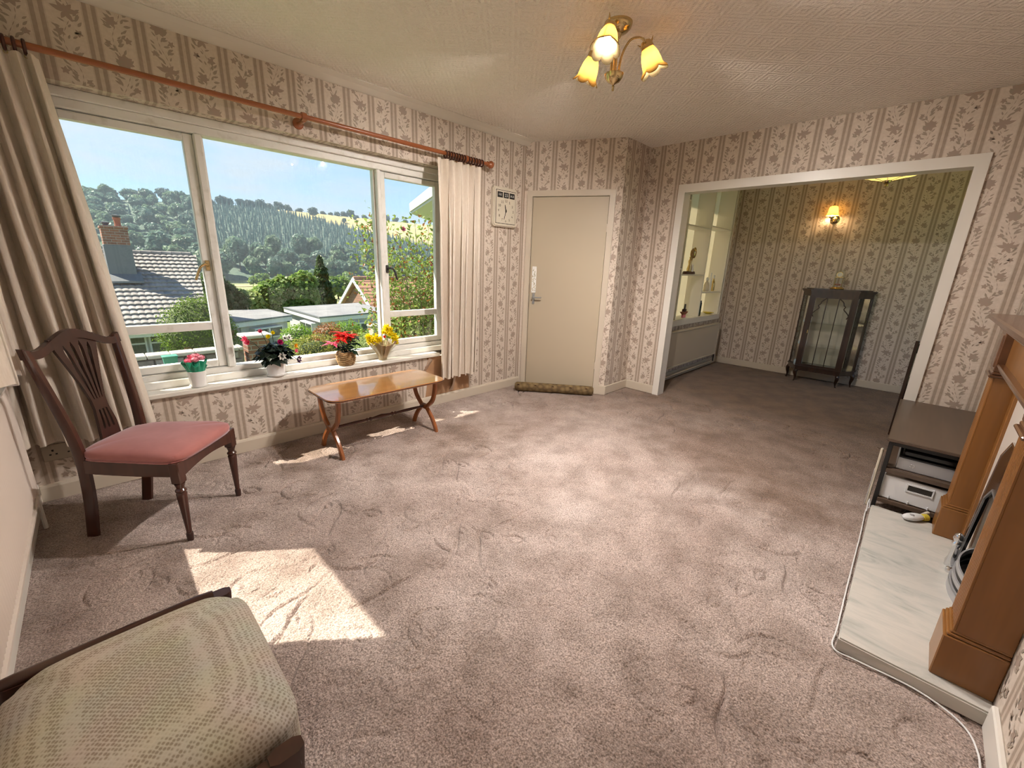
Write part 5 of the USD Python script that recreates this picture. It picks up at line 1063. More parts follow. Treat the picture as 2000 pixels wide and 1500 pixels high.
for j, (x, y, z) in enumerate(((-.045, -.020, .205), (.020, -.025, .225), (.055, .02, .212), (-.01, .03, .235), (-.090, -.005, .178))):
    part('red_bract', rosette(15, .045, .085, -.25, .45, (x, y, z), 30+j), 'poinsettia_red' if j != 4 else 'flower_pink', p3, local=True, smooth=False)
    part('stem', tube(curve_to((x*.1, y*.1, .09), (x, y, z), .01), .003, 5), 'poinsettia_leaf', p3, local=True)
for j, (x, y, z) in enumerate(((.0, -.02, .140), (.06, .0, .165), (-.03, .01, .150), (.03, -.04, .120), (.075, -.01, .205))): part('green_leaf', rosette(12, .050, .085, -.4, .25, (x, y, z), 50+j), 'poinsettia_leaf', p3, local=True, smooth=False)

# yellow flowers in brown paper and film
p4 = thing('flower_bouquet', 'bunch of yellow flowers in a brown paper wrap at the right end of the sill', 'bouquet', (1.668, .026, SZ))
def cone(a0, a1, flare, seed):
    def fn(u, v):
        th = a0+(a1-a0)*u; r = .030+.004*np.sin(9*th)*v+flare*v**1.6; return np.stack([r*np.cos(th)*1.1, r*np.sin(th), .002+.155*v-.035*v*np.abs(2*u-1)**1.5+.006*np.sin(th*7+seed)*v], -1)
    return thicken(grid(40, 14, fn), .0012)
part('paper_wrap', cone(2.6, 4.55, .060, 1), 'kraft', p4, local=True, smooth=50); part('paper_wrap', cone(4.5, 6.4, .075, 2), 'kraft', p4, local=True, smooth=50); part('paper_wrap', cone(.2, 2.8, .055, 3), 'kraft', p4, local=True, smooth=50)
part('film_wrap', cone(0.0, 6.283, .085, 4), 'cellophane', p4, local=True, smooth=60)
part('vase', lathe([(.034, 0), (.036, .004), (.033, .07), (.030, .072), (.028, .02)], 24), 'cabinet_glass', p4, local=True)
rg = ALL_N(12)
for j, (x, y, z) in enumerate([(-.105, .0, .160), (-.085, -.02, .185), (-.06, -.01, .195), (-.110, .01, .200), (-.04, -.03, .178), (-.075, -.03, .152), (.055, -.01, .215), (.075, .0, .240), (.050, .01, .262), (.100, -.01, .195), (.125, .0, .170), (.090, -.03, .175), (.110, -.02, .140), (.03, .01, .235)]):
    d = ball(46, rg)*[1, 1, .8]; part('flower', cat(scatter(leaf_mesh(1, .42, .1), np.array([x, y, z])+d*.006, d, np.full(46, .034), rg, roll=d+rg.normal(size=(46, 3))*.3)), 'flower_yellow', p4, local=True, smooth=False)
    if j % 2 == 0: part('stem', tube(curve_to((x*.12, y*.1, .01), (x, y, z), .01), .0022, 5), 'mid_tree_leaf', p4, local=True)
part('flower', aim(cat(petals(6, .020, .016, .8, rg), petals(5, .014, .012, 1.15, rg)), (.002, -.03, .190), (0, -1, .5)), 'flower_red', p4, local=True, smooth=False, label='red flower')
part('green_leaf', rosette(8, .045, .075, -.2, .9, (.055, -.015, .165), 77, leaf_mesh(1, .25, .2)), 'bright_leaf', p4, local=True, smooth=False)

# ================================================================== OUTSIDE
TY = [2.0, 3.0, 8.5, 13, 17, 24, 40, 120, 200, 340, 600, 640, 760, 1000]; TZ = [-.95, -.95, -1.25, -2.0, -2.5, -3.6, -4.6, -8.0, -11.0, -17.5, 57.0, 60, 54, 20]
def ground_z(x, y):
    x, y = np.asarray(x, float), np.asarray(y, float); z = np.interp(y, TY, TZ); left = np.clip((150-x)/130, 0, 1.4)*np.clip((y-340)/260, 0, 1)
    return z-left*8+np.clip((x-330)/200, 0, 1)*np.clip((y-400)/200, 0, 1)*3+1.2*(meshkit.noise(np.stack([x/45, y/45, 0*x], -1), 5)-.5)*np.clip((y-60)/200, 0, 1)
def terrain(x0, x1, nx, ys, dz=0.0):
    xs = np.linspace(x0, x1, nx); X, Y = np.meshgrid(xs, np.asarray(ys, float), indexing='ij'); Z = ground_z(X, Y)+dz; ny = len(ys)
    i, j = np.meshgrid(np.arange(nx-1), np.arange(ny-1), indexing='ij'); a = (i*ny+j).ravel(); q = np.stack([a, a+ny, a+ny+1, a+1], 1)
    return trimesh.Trimesh(np.column_stack([X.ravel(), Y.ravel(), Z.ravel()]), np.vstack([q[:, [0, 1, 2]], q[:, [0, 2, 3]]]), process=False)
struct('ground', terrain(-60, 200, 60, list(np.linspace(.35, 46, 40))), 'grass', smooth=True)
struct('ground', terrain(-60, 200, 60, list(np.linspace(46, 345, 30))), 'meadow', smooth=True)
struct('ground', cat(bx(-60, -.62, -30, .36, -1.2, -.96), bx(-.62, 40, -30, -4.1, -1.2, -.96)), 'grass')
struct('hillside', terrain(-420, 900, 150, np.linspace(335, 1000, 100)), 'forest_floor', smooth=True)
def field_mesh():
    m = terrain(150, 800, 140, np.linspace(430, 650, 70), .25); c = m.triangles_center
    k = (c[:, 1]-591 > -.89*(c[:, 0]-188)+3*np.sin(c[:, 0]/9)) & (c[:, 0] > 186) & (c[:, 1] < 606); m.update_faces(k); m.remove_unreferenced_vertices(); return m
struct('hill_field', field_mesh(), 'dry_field', smooth=True)
struct('valley_field', terrain(20, 150, 20, np.linspace(185, 250, 8), .15), 'dry_field', smooth=True)

# ---- trees of the far side of the valley, each a thing; a few builds repeated
def far_conifer(seed):
    rg = ALL_N(seed); ms = []; n = 8
    for k in range(5):
        z0 = .12+.17*k; r = .165*(1-k/5.6); a = np.arange(n)*2*math.pi/n+rg.uniform(0, 1); rr = r*rg.uniform(.7, 1.2, n)
        v = np.vstack([np.column_stack([rr*np.cos(a), rr*np.sin(a), np.full(n, z0)+rg.uniform(-.03, .03, n)]), [[0, 0, z0+.32]]]); f = [(j, (j+1) % n, n) for j in range(n)]; ms.append(trimesh.Trimesh(v, f, process=False))
    return cat(*ms)
def new_tree(name, label, category, loc, crown_mesh, mat, trunk, core=None, group=None, coremat='far_core'):
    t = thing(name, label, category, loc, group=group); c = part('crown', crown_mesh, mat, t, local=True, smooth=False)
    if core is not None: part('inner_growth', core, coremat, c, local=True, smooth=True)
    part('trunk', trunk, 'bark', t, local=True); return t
CON = 'small conifer in the blue-green plantation on the hillside opposite'
rg = ALL_N(31); rows = []
for y in np.arange(398, 592, 9.0):
    for x in np.arange(30, 420, 3.1):
        xx, yy = x+rg.uniform(-1.1, 1.1), y+rg.uniform(-3.0, 3.0)
        if yy-591 > -.89*(xx-188)-3: continue
        ang_ = math.degrees(math.atan2(yy+3.1, xx)); 
        if not (50.5 < ang_ < 88): continue
        if xx < 60+.45*(yy-400)*.6 and rg.random() < .9: continue
        rows.append((xx, yy))
rows = np.array(rows); rows = rows[np.argsort(np.hypot(rows[:, 0], rows[:, 1]))]
hts = 7.6*rg.uniform(.8, 1.25, len(rows)); con_src = []
for i, (x, y) in enumerate(rows[:300]):
    loc = (x, y, float(ground_z(x, y))-.3)
    if i < 3: con_src.append(new_tree('conifer', CON, 'tree', loc, moved(far_conifer(i), s=hts[i]), 'conifer_far', tube([(0, 0, 0), (0, 0, hts[i]*.3)], hts[i]*.02, 5), group='plantation conifers on the hillside'))
    else: copy_of(con_src[i % 3], loc, rg.uniform(0, 6.28), scale=hts[i]/hts[i % 3])
rest = rows[300:]
if len(rest):
    pi = UsdGeom.PointInstancer.Define(stage, '/World/conifer_plantation'); pi.GetPrim().SetCustomDataByKey('kind', 'stuff'); pi.GetPrim().SetCustomDataByKey('label', 'dense rows of further conifers on the hillside'); pi.GetPrim().SetCustomDataByKey('category', 'trees')
    pr_ = []
    for k in range(3):
        usdkit.mesh(stage, '/World/conifer_plantation/conifer_%d' % k, far_conifer(10+k), M['conifer_far']); pr_.append(Sdf.Path('/World/conifer_plantation/conifer_%d' % k))
    pi.CreatePrototypesRel().SetTargets(pr_); n = len(rest); a = rg.uniform(0, 6.28, n)
    pi.CreateProtoIndicesAttr(Vt.IntArray([int(v) for v in rg.integers(0, 3, n)])); pi.CreatePositionsAttr(Vt.Vec3fArray.FromNumpy(np.column_stack([rest, ground_z(rest[:, 0], rest[:, 1])-.3]).astype(np.float32)))
    pi.CreateScalesAttr(Vt.Vec3fArray.FromNumpy(np.repeat(hts[300:, None], 3, 1).astype(np.float32))); pi.CreateOrientationsAttr(Vt.QuathArray([Gf.Quath(float(math.cos(t/2)), 0, 0, float(math.sin(t/2))) for t in a]))
def blobs_for(seed, h, w, n=7, base=.25):
    rg = ALL_N(seed); out = [(0, 0, h*.62, w*.42, w*.42, h*.34)]
    for k in range(n):
        a = k*2.4+rg.uniform(-.4, .4); r = w*.28*rg.uniform(.6, 1.1); z = h*rg.uniform(base+.12, .82); s = w*rg.uniform(.20, .30); out.append((r*math.cos(a), r*math.sin(a), z, s, s, s*rg.uniform(.75, 1.0)))
    return out
def tree_proto(seed, h, w, ncard, size, mat, name, label, loc, group, coremat='far_core', cat_='tree', base=.25):
    b = blobs_for(seed, h, w, base=base); return new_tree(name, label, cat_, loc, crown(b, ncard, size, ALL_N(seed+1)), mat, tube([(0, 0, -.5), (0, 0, h*.5)], [w*.035, w*.02], 6), cores(b), group, coremat)
def grove(name, label, group, pts, seeds, h, w, ncard, size, mats, coremat='far_core', sink=.4):
    src = []; rg = ALL_N(seeds[0])
    for i, (x, y, s) in enumerate(pts):
        loc = (x, y, float(ground_z(x, y))-sink)
        if i < len(seeds): src.append(tree_proto(seeds[i], h, w, ncard, size, mats[i % len(mats)], name, label, loc, group, coremat)); 
        else: copy_of(src[i % len(seeds)], loc, rg.uniform(0, 6.28), scale=(s, s, s*rg.uniform(.85, 1.1)), label=label, group=group)
rg = ALL_N(77); pts = []
for y, n, x0, x1 in ((345, 17, 20, 235), (363, 17, 18, 245), (383, 17, 15, 260)):
    for x in np.linspace(x0, x1, n): pts.append((x+rg.uniform(-4, 4), y+rg.uniform(-6, 6), rg.uniform(.75, 1.15)))
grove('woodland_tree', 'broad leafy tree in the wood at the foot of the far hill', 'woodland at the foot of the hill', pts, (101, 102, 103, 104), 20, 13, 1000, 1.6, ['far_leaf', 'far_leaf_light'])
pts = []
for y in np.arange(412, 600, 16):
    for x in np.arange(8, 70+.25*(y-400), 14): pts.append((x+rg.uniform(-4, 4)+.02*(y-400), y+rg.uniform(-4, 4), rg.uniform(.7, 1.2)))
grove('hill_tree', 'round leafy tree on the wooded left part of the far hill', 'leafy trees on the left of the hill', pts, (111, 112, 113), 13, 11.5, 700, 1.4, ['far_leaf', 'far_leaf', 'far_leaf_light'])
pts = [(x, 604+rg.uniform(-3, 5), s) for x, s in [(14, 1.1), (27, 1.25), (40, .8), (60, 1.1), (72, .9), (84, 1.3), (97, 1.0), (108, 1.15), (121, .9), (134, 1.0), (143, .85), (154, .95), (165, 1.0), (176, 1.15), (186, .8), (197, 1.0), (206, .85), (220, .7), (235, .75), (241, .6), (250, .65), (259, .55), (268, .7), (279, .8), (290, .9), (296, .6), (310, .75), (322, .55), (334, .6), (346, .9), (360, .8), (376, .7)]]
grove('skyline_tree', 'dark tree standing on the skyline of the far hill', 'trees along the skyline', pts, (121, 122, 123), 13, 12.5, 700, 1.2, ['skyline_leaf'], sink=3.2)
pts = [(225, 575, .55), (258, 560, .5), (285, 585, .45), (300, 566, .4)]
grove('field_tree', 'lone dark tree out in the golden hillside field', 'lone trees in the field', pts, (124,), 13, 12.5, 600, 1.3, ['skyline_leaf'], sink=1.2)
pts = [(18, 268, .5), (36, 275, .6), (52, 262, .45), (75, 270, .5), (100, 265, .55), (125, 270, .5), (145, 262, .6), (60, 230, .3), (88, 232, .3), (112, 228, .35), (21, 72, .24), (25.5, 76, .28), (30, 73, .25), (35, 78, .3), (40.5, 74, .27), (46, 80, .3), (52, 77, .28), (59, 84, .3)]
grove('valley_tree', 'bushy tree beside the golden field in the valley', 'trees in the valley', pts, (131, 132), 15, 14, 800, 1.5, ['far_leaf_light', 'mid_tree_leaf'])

# thin summer haze over the valley
M['haze'] = usdkit.material(stage, '/World/Looks/haze', {'v': ('principled_volume', {'color': (.72, .88, 1.0), 'density': .00034, 'anisotropy': .2})}, [], volume='v.volume')
single('valley_haze', bx(-700, 1100, 62, 900, -30, 190), 'haze', 'thin bluish summer haze hanging over the valley', 'haze', kind='stuff', smooth=False)

# ---- nearer garden trees
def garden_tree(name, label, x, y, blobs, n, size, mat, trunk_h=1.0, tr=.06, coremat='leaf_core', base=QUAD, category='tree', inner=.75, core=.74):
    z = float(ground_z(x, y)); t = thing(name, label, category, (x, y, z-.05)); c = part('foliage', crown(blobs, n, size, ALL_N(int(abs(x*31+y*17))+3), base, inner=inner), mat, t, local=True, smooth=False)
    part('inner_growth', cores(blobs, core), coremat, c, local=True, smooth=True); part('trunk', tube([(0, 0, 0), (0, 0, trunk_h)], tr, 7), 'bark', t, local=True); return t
garden_tree('garden_tree', 'dark green tree just right of the left mullion beside the tiled bungalow', 4.75, 20.5, [(0, 0, 1.9, .75, .7, 1.3), (-.25, 0, 3.0, .5, .5, .75), (.45, .1, 1.3, .6, .6, .8), (.6, -.1, 2.2, .45, .45, .6)], 4200, .12, 'dark_tree_leaf', 1.2)
for i, (x, y, b, lab) in enumerate(((10.4, 40, [(0, 0, 1.6, 1.5, 1.3, 1.3), (-.8, 0, 1.2, 1.1, 1, 1.0)], 'pale green bushy tree nearest the bungalow in the middle distance'), (12.8, 41, [(0, 0, 2.1, 1.7, 1.5, 1.7), (.9, 0, 3.0, 1.1, 1, 1.1), (-1, 0, 1.6, 1.2, 1, 1.2)], 'broad mid green tree in the middle distance'), (15.4, 41, [(0, 0, 2.4, 1.6, 1.5, 2.0), (.5, 0, 3.6, 1.0, 1, 1.0), (-.9, 0, 1.6, 1.2, 1, 1.4)], 'taller mid green tree beside the dark conifer'), (22.5, 42, [(0, 0, 1.6, 1.8, 1.5, 1.5), (1.2, 0, 1.3, 1.2, 1, 1.1)], 'pale bushy tree right of the dark conifer'))):
    garden_tree('garden_tree', lab, x, y, b, 4200, .24, 'mid_tree_leaf' if i in (1, 2) else 'pale_shrub_leaf', 1.2, .12)
garden_tree('garden_conifer', 'tall dark pointed conifer standing above the flat roofs', 19.0, 45, [(0, 0, 1.4, 1.35, 1.2, 1.5), (0, 0, 3.0, 1.0, .95, 1.3), (.05, 0, 4.4, .65, .6, 1.1), (0, 0, 5.5, .32, .3, .8)], 6000, .22, 'dark_tree_leaf', 1.0, .15)
garden_tree('clipped_bush', 'big rounded clipped green bush in front of the tiled roof', 1.87, 9.0, [(0, 0, .82, .80, .72, .86), (.02, 0, .60, .77, .70, .62), (0, 0, .98, .62, .58, .74)], 11000, .052, 'box_leaf', .5, .05, base=LEAF, category='bush', inner=.84, core=.84)
for lab, x, y, b, n, sz, mt in (('low yellow green hedge plant at the far left behind the garden wall', .35, 6.4, [(0, 0, .38, .38, .3, .22)], 1500, .04, 'yellow_leaf'),
    ('low reddish brown mound of foliage behind the garden wall', 1.32, 6.1, [(0, 0, .42, .34, .25, .20)], 1300, .04, 'rust_leaf'),
    ('bright green bush in front of the small white garage', 4.35, 10.0, [(0, 0, .50, .48, .45, .42), (.2, 0, .38, .35, .35, .35)], 3600, .055, 'bright_leaf'),
    ('bright green bush in front of the larger flat roof', 5.92, 10.2, [(0, 0, .50, .62, .5, .42), (-.45, 0, .36, .4, .4, .34)], 4200, .055, 'bright_leaf'),
    ('loose yellowish shrub low in the middle of the garden', 3.75, 7.2, [(0, 0, .36, .55, .4, .40), (.5, .1, .32, .40, .35, .34)], 3600, .05, 'yellow_leaf'),
    ('rust tinted rose bush in the middle of the garden', 4.45, 8.0, [(0, 0, .52, .42, .35, .40)], 2000, .05, 'rust_leaf'),
    ('pale green shrub at the right of the garden', 5.1, 6.6, [(0, 0, .42, .6, .4, .42)], 3000, .05, 'pale_shrub_leaf'),
    ('loose pale shrub between the garden pier and the garage', 2.75, 7.0, [(0, 0, .30, .40, .3, .30)], 1800, .045, 'pale_shrub_leaf')):
    garden_tree('shrub', lab, x, y, b, n, sz, mt, .3, .03, base=LEAF, category='shrub', core=.6)

# climbing rose close outside the right-hand casement
rs = thing('rose_bush', 'tall climbing rose with yellow green leaves close outside the right casement', 'rose', (2.95, 1.55, -.97))
rg = ALL_N(91); stems = []; tips = []
for k in range(40):
    a0 = np.array([rg.uniform(-.35, .45), rg.uniform(-.25, .4), 0]); top_ = np.array([rg.uniform(-.52, .62), rg.uniform(-.35, .6), rg.uniform(1.5, 2.72)])
    P = spline([a0, a0*.6+top_*.4+[rg.uniform(-.1, .1), 0, .1], top_+[rg.uniform(-.06, .06), 0, rg.uniform(0, .04)]], 14); stems.append(P)
part('stems', cat(*[tube(P, np.linspace(.006, .002, len(P)), 5) for P in stems]), 'bark', rs, local=True, kind='stuff')
def rose_leaves(n, seed, lo=0.0):
    rg = ALL_N(seed); P = []
    while len(P) < n:
        s = stems[rg.integers(len(stems))]; q = s[rg.integers(2, len(s))]
        if q[2] > lo: P.append(q+rg.normal(size=3)*[.12, .12, .08])
    P = np.array(P); return scatter(LEAF, P, rg.normal(size=(n, 3))*.7+[-.2, -.55, .35], rg.uniform(.034, .066, n), rg)
part('leaves', rose_leaves(13000, 5), 'rose_leaf', rs, local=True, smooth=False, kind='stuff'); part('young_leaves', rose_leaves(1300, 6, .8), 'rust_leaf', rs, local=True, smooth=False, kind='stuff')
for x, y, z, R in ((-.10, .03, 2.60, .040), (-.17, .0, 2.40, .022), (.20, -.1, 2.20, .024)):
    part('rose_flower', aim(cat(petals(7, R, R*.9, .5, rg), petals(6, R*.75, R*.7, .9, rg), petals(5, R*.5, R*.5, 1.2, rg)), (x, y, z), (-.3, -1, .4)), 'pink_petal', rs, local=True, smooth=False)

# ---- garden wall of stones with a coping, pier and crate
gw = thing('garden_wall', 'old stone garden wall with pale coping stones below the bungalow', 'garden wall', (0, 5.0, -1.1))
rg = ALL_N(17); part('wall_core', bx(-4, 1.80, 5.03, 5.22, -1.2, -.27), 'stone_1', gw, smooth=False)
z = -.98
for r in range(6):
    h = rg.uniform(.10, .13); z1 = min(z+h, -.262); x = -.9+rg.uniform(0, .1)
    while x < 1.76:
        w = rg.uniform(.13, .28); x1 = min(x+w, 1.78)
        if x1-x > .06 and z1-z > .04: part('stone', bx(x+.006, x1-.006, 5.0+rg.uniform(-.012, .012), 5.10, z+.006, z1-.006, .012), 'stone_%d' % rg.integers(0, 4), gw, smooth=False)
        x = x1
    z = z1
x = -.9
while x < 1.78:
    x1 = min(x+rg.uniform(.28, .42), 1.80); part('coping_stone', bx(x+.004, x1-.004, 4.97, 5.25, -.262, -.205+rg.uniform(-.006, .006), .010), 'coping_stone', gw, smooth=False); x = x1
gp = thing('garden_pier', 'square brick garden pier with a pale cap behind the big white flower pot', 'pier', (2.02, 5.1, -1.1))
part('pier', bx(1.86, 2.20, 4.96, 5.28, -1.15, -.075, .004), 'brick', gp, smooth=False); part('cap', bx(1.80, 2.25, 4.91, 5.33, -.078, -.022, .012), 'coping_stone', gp, smooth=False)
gq = thing('garden_pier', 'pale square gate post at the right of the garden with a small plate on it', 'pier', (4.76, 6.0, -1.2))
part('pier', bx(4.63, 4.88, 5.9, 6.15, -1.2, -.22, .004), 'coping_stone', gq, smooth=False); part('cap', bx(4.60, 4.91, 5.87, 6.18, -.222, -.175, .01), 'coping_stone', gq, smooth=False); part('name_plate', bx(4.71, 4.77, 5.893, 5.901, -.36, -.29), 'felt_roof', gq, smooth=False)
gl = thing('stone_ledge', 'low stone ledge at the foot of the garden wall', 'ledge', (.80, 4.75, -1.0)); part('block', bx(.45, 1.15, 4.55, 4.955, -1.05, -.415, .015), 'stone_2', gl, smooth=False); part('slab', bx(.43, 1.17, 4.53, 4.955, -.415, -.385, .008), 'coping_stone', gl, smooth=False)
gc = thing('planter', 'green plastic planter box in front of the garden wall', 'planter', (.785, 4.70, -.385))
part('box', tm(hull([(sx*a, sy*b, zz) for sx in (-1, 1) for sy in (-1, 1) for a, b, zz in ((.066, .055, 0), (.084, .075, .190))])), 'crate_green', gc, local=True, smooth=False); part('rim', bx(-.092, .092, -.083, .083, .188, .206, .004), 'crate_green', gc, local=True)

# ---- neighbour's bungalow with pantiled roof and chimney
nb = thing('bungalow', 'grey tiled bungalow roof with a brick and lead chimney beyond the garden wall', 'house', (0, 15, -2.3))
part('wall', cat(bx(-6, 2.70, 13.35, 20.6, -2.6, -.80), prism(Polygon([(13.35, -.80), (20.6, -.80), (17, 1.10)]), .10, lambda v: np.column_stack([2.55+v[:, 2], v[:, 0], v[:, 1]]))), 'render_white', nb, smooth=False)
EZ, RZ, EY, RY = -.90, 1.20, 12.95, 17.0; NC = 18
def tiles(u, v):
    c = v*NC; k = np.floor(np.minimum(c, NC-1e-6)); fr = c-k
    t = (k+fr*1.0)/NC; x = -2.2+(4.95+.62*t)*u; y = EY+(RY-EY)*t; z = EZ+(RZ-EZ)*t; n = np.array([0, -(RZ-EZ), (RY-EY)]); n = n/np.linalg.norm(n)
    lift = .052*(1-fr)+.026*np.abs(np.sin(math.pi*x/.165))**.7
    return np.stack([x, y+n[1]*lift, z+n[2]*lift], -1)
us = np.linspace(0, 1, 330); vs = np.concatenate([np.array([k+1e-5, k+.5, k+.9995]) for k in range(NC)])/NC
U, V = np.meshgrid(us, vs, indexing='ij'); PT = tiles(U, V).reshape(-1, 3); nv = len(vs); i, j = np.meshgrid(np.arange(len(us)-1), np.arange(nv-1), indexing='ij'); a = (i*nv+j).ravel(); q = np.stack([a, a+nv, a+nv+1, a+1], 1)
part('roof_tiles', trimesh.Trimesh(PT, np.vstack([q[:, [0, 1, 2]], q[:, [0, 2, 3]]]), process=False), 'roof_tile_grey', nb, smooth=False, kind='stuff')
part('roof_slope', cat(prism(Polygon([(EY, EZ-.03), (RY, RZ-.03), (21.1, EZ-.03), (21.1, EZ-.10), (RY, RZ-.12), (EY, EZ-.10)]), 8.95, lambda v: np.column_stack([-6.2+v[:, 2]+np.where(v[:, 2] > 4, .62*np.clip(1-np.abs(v[:, 0]-RY)/4.05, 0, 1), 0), v[:, 0], v[:, 1]]))), 'roof_tile_grey', nb, smooth=False)
for k in range(19): part('ridge_tile', tube([(-2.2+k*.285, RY, RZ+.03), (-2.2+k*.285+.276, RY, RZ+.03)], .085, 10), 'roof_tile_grey', nb)
part('gutter', tube([(-6, EY-.05, EZ-.06), (2.78, EY-.05, EZ-.06)], .05, 8), 'fascia_white', nb); part('fascia', bx(-6, 2.74, EY+.0, EY+.03, EZ-.22, EZ-.05), 'fascia_white', nb, smooth=False)
for x in (-.4, .36, .80, 1.25): 
    w_ = part('window', bx(x, x+.40, 13.30, 13.36, -1.75, -1.02, .005), 'fascia_white', nb, smooth=False); part('pane', bx(x+.05, x+.35, 13.29, 13.302, -1.33, -1.09), 'window_dark', w_, smooth=False); part('pane', bx(x+.05, x+.35, 13.29, 13.302, -1.70, -1.38), 'window_dark', w_, smooth=False)
chm = part('chimney', cat(bx(.82, 1.44, 15.35, 16.1, 1.42, 1.97, .008), bx(.80, 1.46, 15.33, 16.12, 1.93, 2.0, .008)), 'brick', nb, smooth=False)
part('lead_apron', cat(bx(.80, 1.455, 15.335, 16.115, .35, 1.44, .008), tm(hull([(.70, 15.0, .36), (1.56, 15.0, .36), (.70, 15.36, .58), (1.56, 15.36, .58), (.70, 15.0, .30), (1.56, 15.36, .40), (.70, 15.36, .40), (1.56, 15.0, .30)]))), 'lead_grey', chm, smooth=False)
part('chimney_pot', moved(lathe([(.085, 0), (.092, .03), (.078, .06), (.080, .20), (.098, .23), (.098, .28), (.07, .29)], 18), t=(1.26, 15.75, 1.99)), 'terracotta', chm); part('cowl', moved(lathe([(.09, .0), (.105, .02), (.105, .05), (.02, .07)], 18), t=(1.26, 15.75, 2.285)), 'cowl_grey', chm)
part('cowl', moved(lathe([(.07, 0), (.07, .07), (.10, .09), (.10, .12), (.02, .14)], 18), t=(.97, 15.75, 1.99)), 'cowl_grey', chm)

# ---- flat roofed buildings and the gabled house
def flat_house(name, label, quad, zt, zb, roofmat):
    q = Polygon(quad); c = np.array(quad).mean(0); t = thing(name, label, 'building', (c[0], c[1], zb))
    part('wall', prism(q.buffer(-.18, join_style=2), zt-.05-zb, lambda v: v+[0, 0, zb]), 'render_white', t, smooth=False); part('fascia', prism(q, .20, lambda v: v+[0, 0, zt-.21]), 'fascia_white', t, smooth=False)
    part('flat_roof', prism(q.buffer(-.03, join_style=2), .035, lambda v: v+[0, 0, zt-.012]), roofmat, t, smooth=False); part('lead_edge', prism(q.buffer(.02, join_style=2).difference(q.buffer(-.06, join_style=2)), .06, lambda v: v+[0, 0, zt-.03]), 'lead_grey', t, smooth=False); return t
f1 = flat_house('garage', 'small white flat roofed garage behind the pink flowers', [(4.0, 15.4), (6.35, 16.5), (6.2, 19.3), (4.2, 19.6)], -1.18, -3.2, 'felt_roof')
f2 = flat_house('flat_roofed_house', 'white flat roofed building with a wide grey roof beside the gable', [(7.17, 15.6), (10.9, 16.3), (11.5, 20.9), (7.2, 20.2)], -1.22, -3.6, 'felt_roof')
def on_edge(t, a, b, k0, k1, z0, z1, name='window', n=2):
    a, b = np.array(a, float), np.array(b, float); d = b-a; L_ = np.linalg.norm(d); d /= L_; nn = np.array([d[1], -d[0]])
    def pl(v): return np.column_stack([a[0]+d[0]*v[:, 0]+nn[0]*v[:, 2], a[1]+d[1]*v[:, 0]+nn[1]*v[:, 2], v[:, 1]])
    w_ = part(name, prism(sbox(k0*L_, z0, k1*L_, z1), .30, lambda v: pl(v-[0, 0, .17])), 'fascia_white', t, smooth=False); e = (k1-k0)*L_/n
    for i in range(n): part('pane', prism(sbox(k0*L_+i*e+.05, z0+.06, k0*L_+(i+1)*e-.05, z1-.06), .02, lambda v: pl(v+[0, 0, .125])), 'window_dark', w_, smooth=False)
on_edge(f1, (4.0, 15.4), (6.35, 16.5), .25, .75, -1.95, -1.5, n=2)
on_edge(f2, (7.17, 15.6), (10.9, 16.3), .30, .62, -2.3, -1.6, n=3); on_edge(f2, (7.2, 20.2), (7.17, 15.6), .55, .85, -2.2, -1.55, n=2)
gh = thing('gabled_house', 'brick gabled house with white bargeboards and red tiled roof', 'house', (14.5, 23.5, -4.0))
GX, AY, AZ, NY, FY, ZE = 12.5, 23.45, .05, 20.05, 26.9, -2.60
part('gable_wall', prism(Polygon([(NY+.25, -4.2), (FY-.25, -4.2), (FY-.25, ZE+.1), (AY, AZ-.25), (NY+.25, ZE+.1)]), .25, lambda v: np.column_stack([GX+.25+v[:, 2], v[:, 0], v[:, 1]])), 'brick', gh, smooth=False)
part('side_wall', cat(bx(GX+.25, 21, NY+.25, NY+.5, -4.2, ZE+.1), bx(GX+.25, 21, FY-.5, FY-.25, -4.2, ZE+.1)), 'brick', gh, smooth=False)
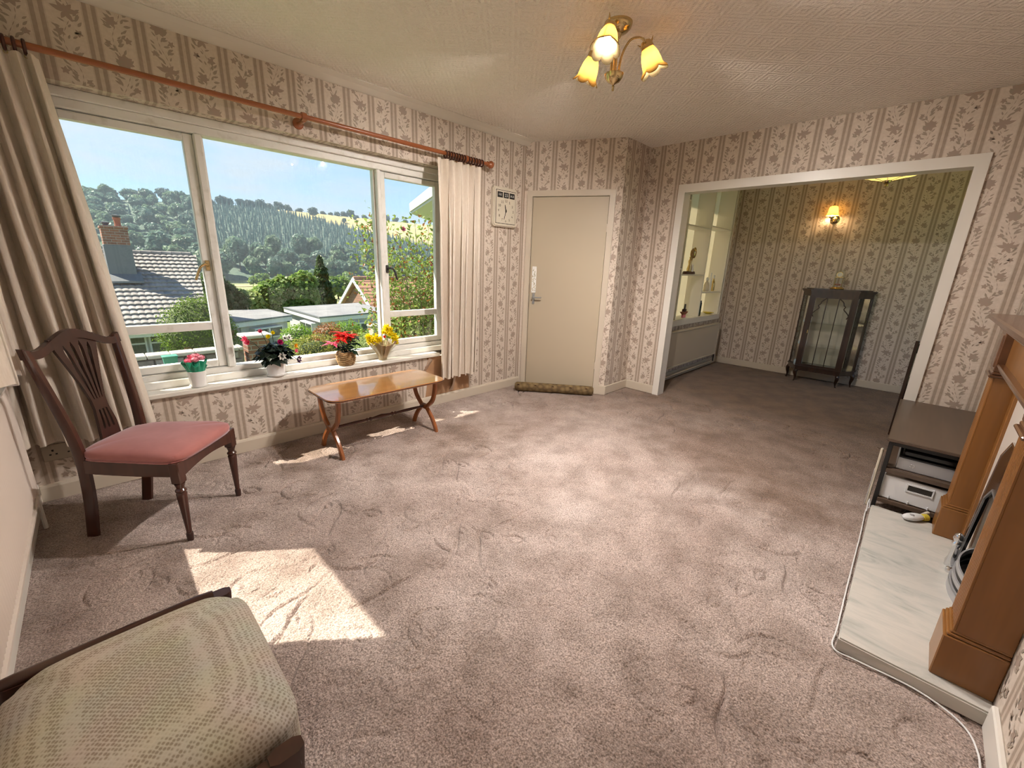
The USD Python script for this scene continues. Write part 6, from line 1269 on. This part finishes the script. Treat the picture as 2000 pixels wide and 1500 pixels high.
for y, nm in ((NY, 'n'), (FY, 'f')):
    d = np.array([y-AY, ZE-AZ]); L_ = np.linalg.norm(d); nrm = np.array([-d[1], d[0]])/L_*np.sign(y-AY)*1.0
    part('roof_slope', prism(Polygon([(AY, AZ), (y, ZE), (y, ZE-.10), (AY, AZ-.10)]), 9.0, lambda v: np.column_stack([GX+v[:, 2], v[:, 0], v[:, 1]])), 'roof_tile_red', gh, smooth=False)
    part('bargeboard', prism(Polygon([(AY, AZ+.10), (y+np.sign(y-AY)*.10, ZE+.02), (y+np.sign(y-AY)*.10, ZE-.24), (AY, AZ-.18)]), .07, lambda v: np.column_stack([GX-.07+v[:, 2], v[:, 0], v[:, 1]])), 'fascia_white', gh, smooth=False)
    tc = []
    for k in range(14):
        t0, t1 = k/14, (k+1)/14+.01; p0 = np.array([AY, AZ])+d*t1; p1_ = np.array([AY, AZ])+d*t0
        tc.append(prism(Polygon([(p0[0], p0[1]+.03), (p1_[0], p1_[1]+.012), (p1_[0], p1_[1]+.05), (p0[0], p0[1]+.085)]), 9.0, lambda v: np.column_stack([GX+v[:, 2], v[:, 0], v[:, 1]])))
    part('roof_tiles', cat(*tc), 'roof_tile_red', gh, smooth=False, kind='stuff')
part('ridge', tube([(GX, AY, AZ+.06), (21.5, AY, AZ+.06)], .11, 8), 'roof_tile_red', gh)
gr_ = part('gable_window', bx(GX+.20, GX+.27, AY-.55, AY+.55, -2.6, -1.75, .01), 'fascia_white', gh, smooth=False); part('pane', bx(GX+.19, GX+.205, AY-.48, AY-.04, -2.52, -1.83), 'window_dark', gr_, smooth=False); part('pane', bx(GX+.19, GX+.205, AY+.04, AY+.48, -2.52, -1.83), 'window_dark', gr_, smooth=False)
pc = thing('porch_roof', 'white corner of a flat porch roof outside the right casement', 'porch', (4.6, 2.5, 2.0))
pq = Polygon([(3.87, 3.0), (3.04, 1.14), (6.2, .70), (6.4, 5.2)])
part('soffit_board', prism(pq, .03, lambda v: v+[0, 0, 1.985]), 'fascia_white', pc, smooth=False); part('fascia', prism(pq.buffer(.02, join_style=2), .12, lambda v: v+[0, 0, 2.012]), 'fascia_white', pc, smooth=False)
part('post', bx(5.9, 6.0, 4.3, 4.4, -1.2, 1.99), 'fascia_white', pc, smooth=False)
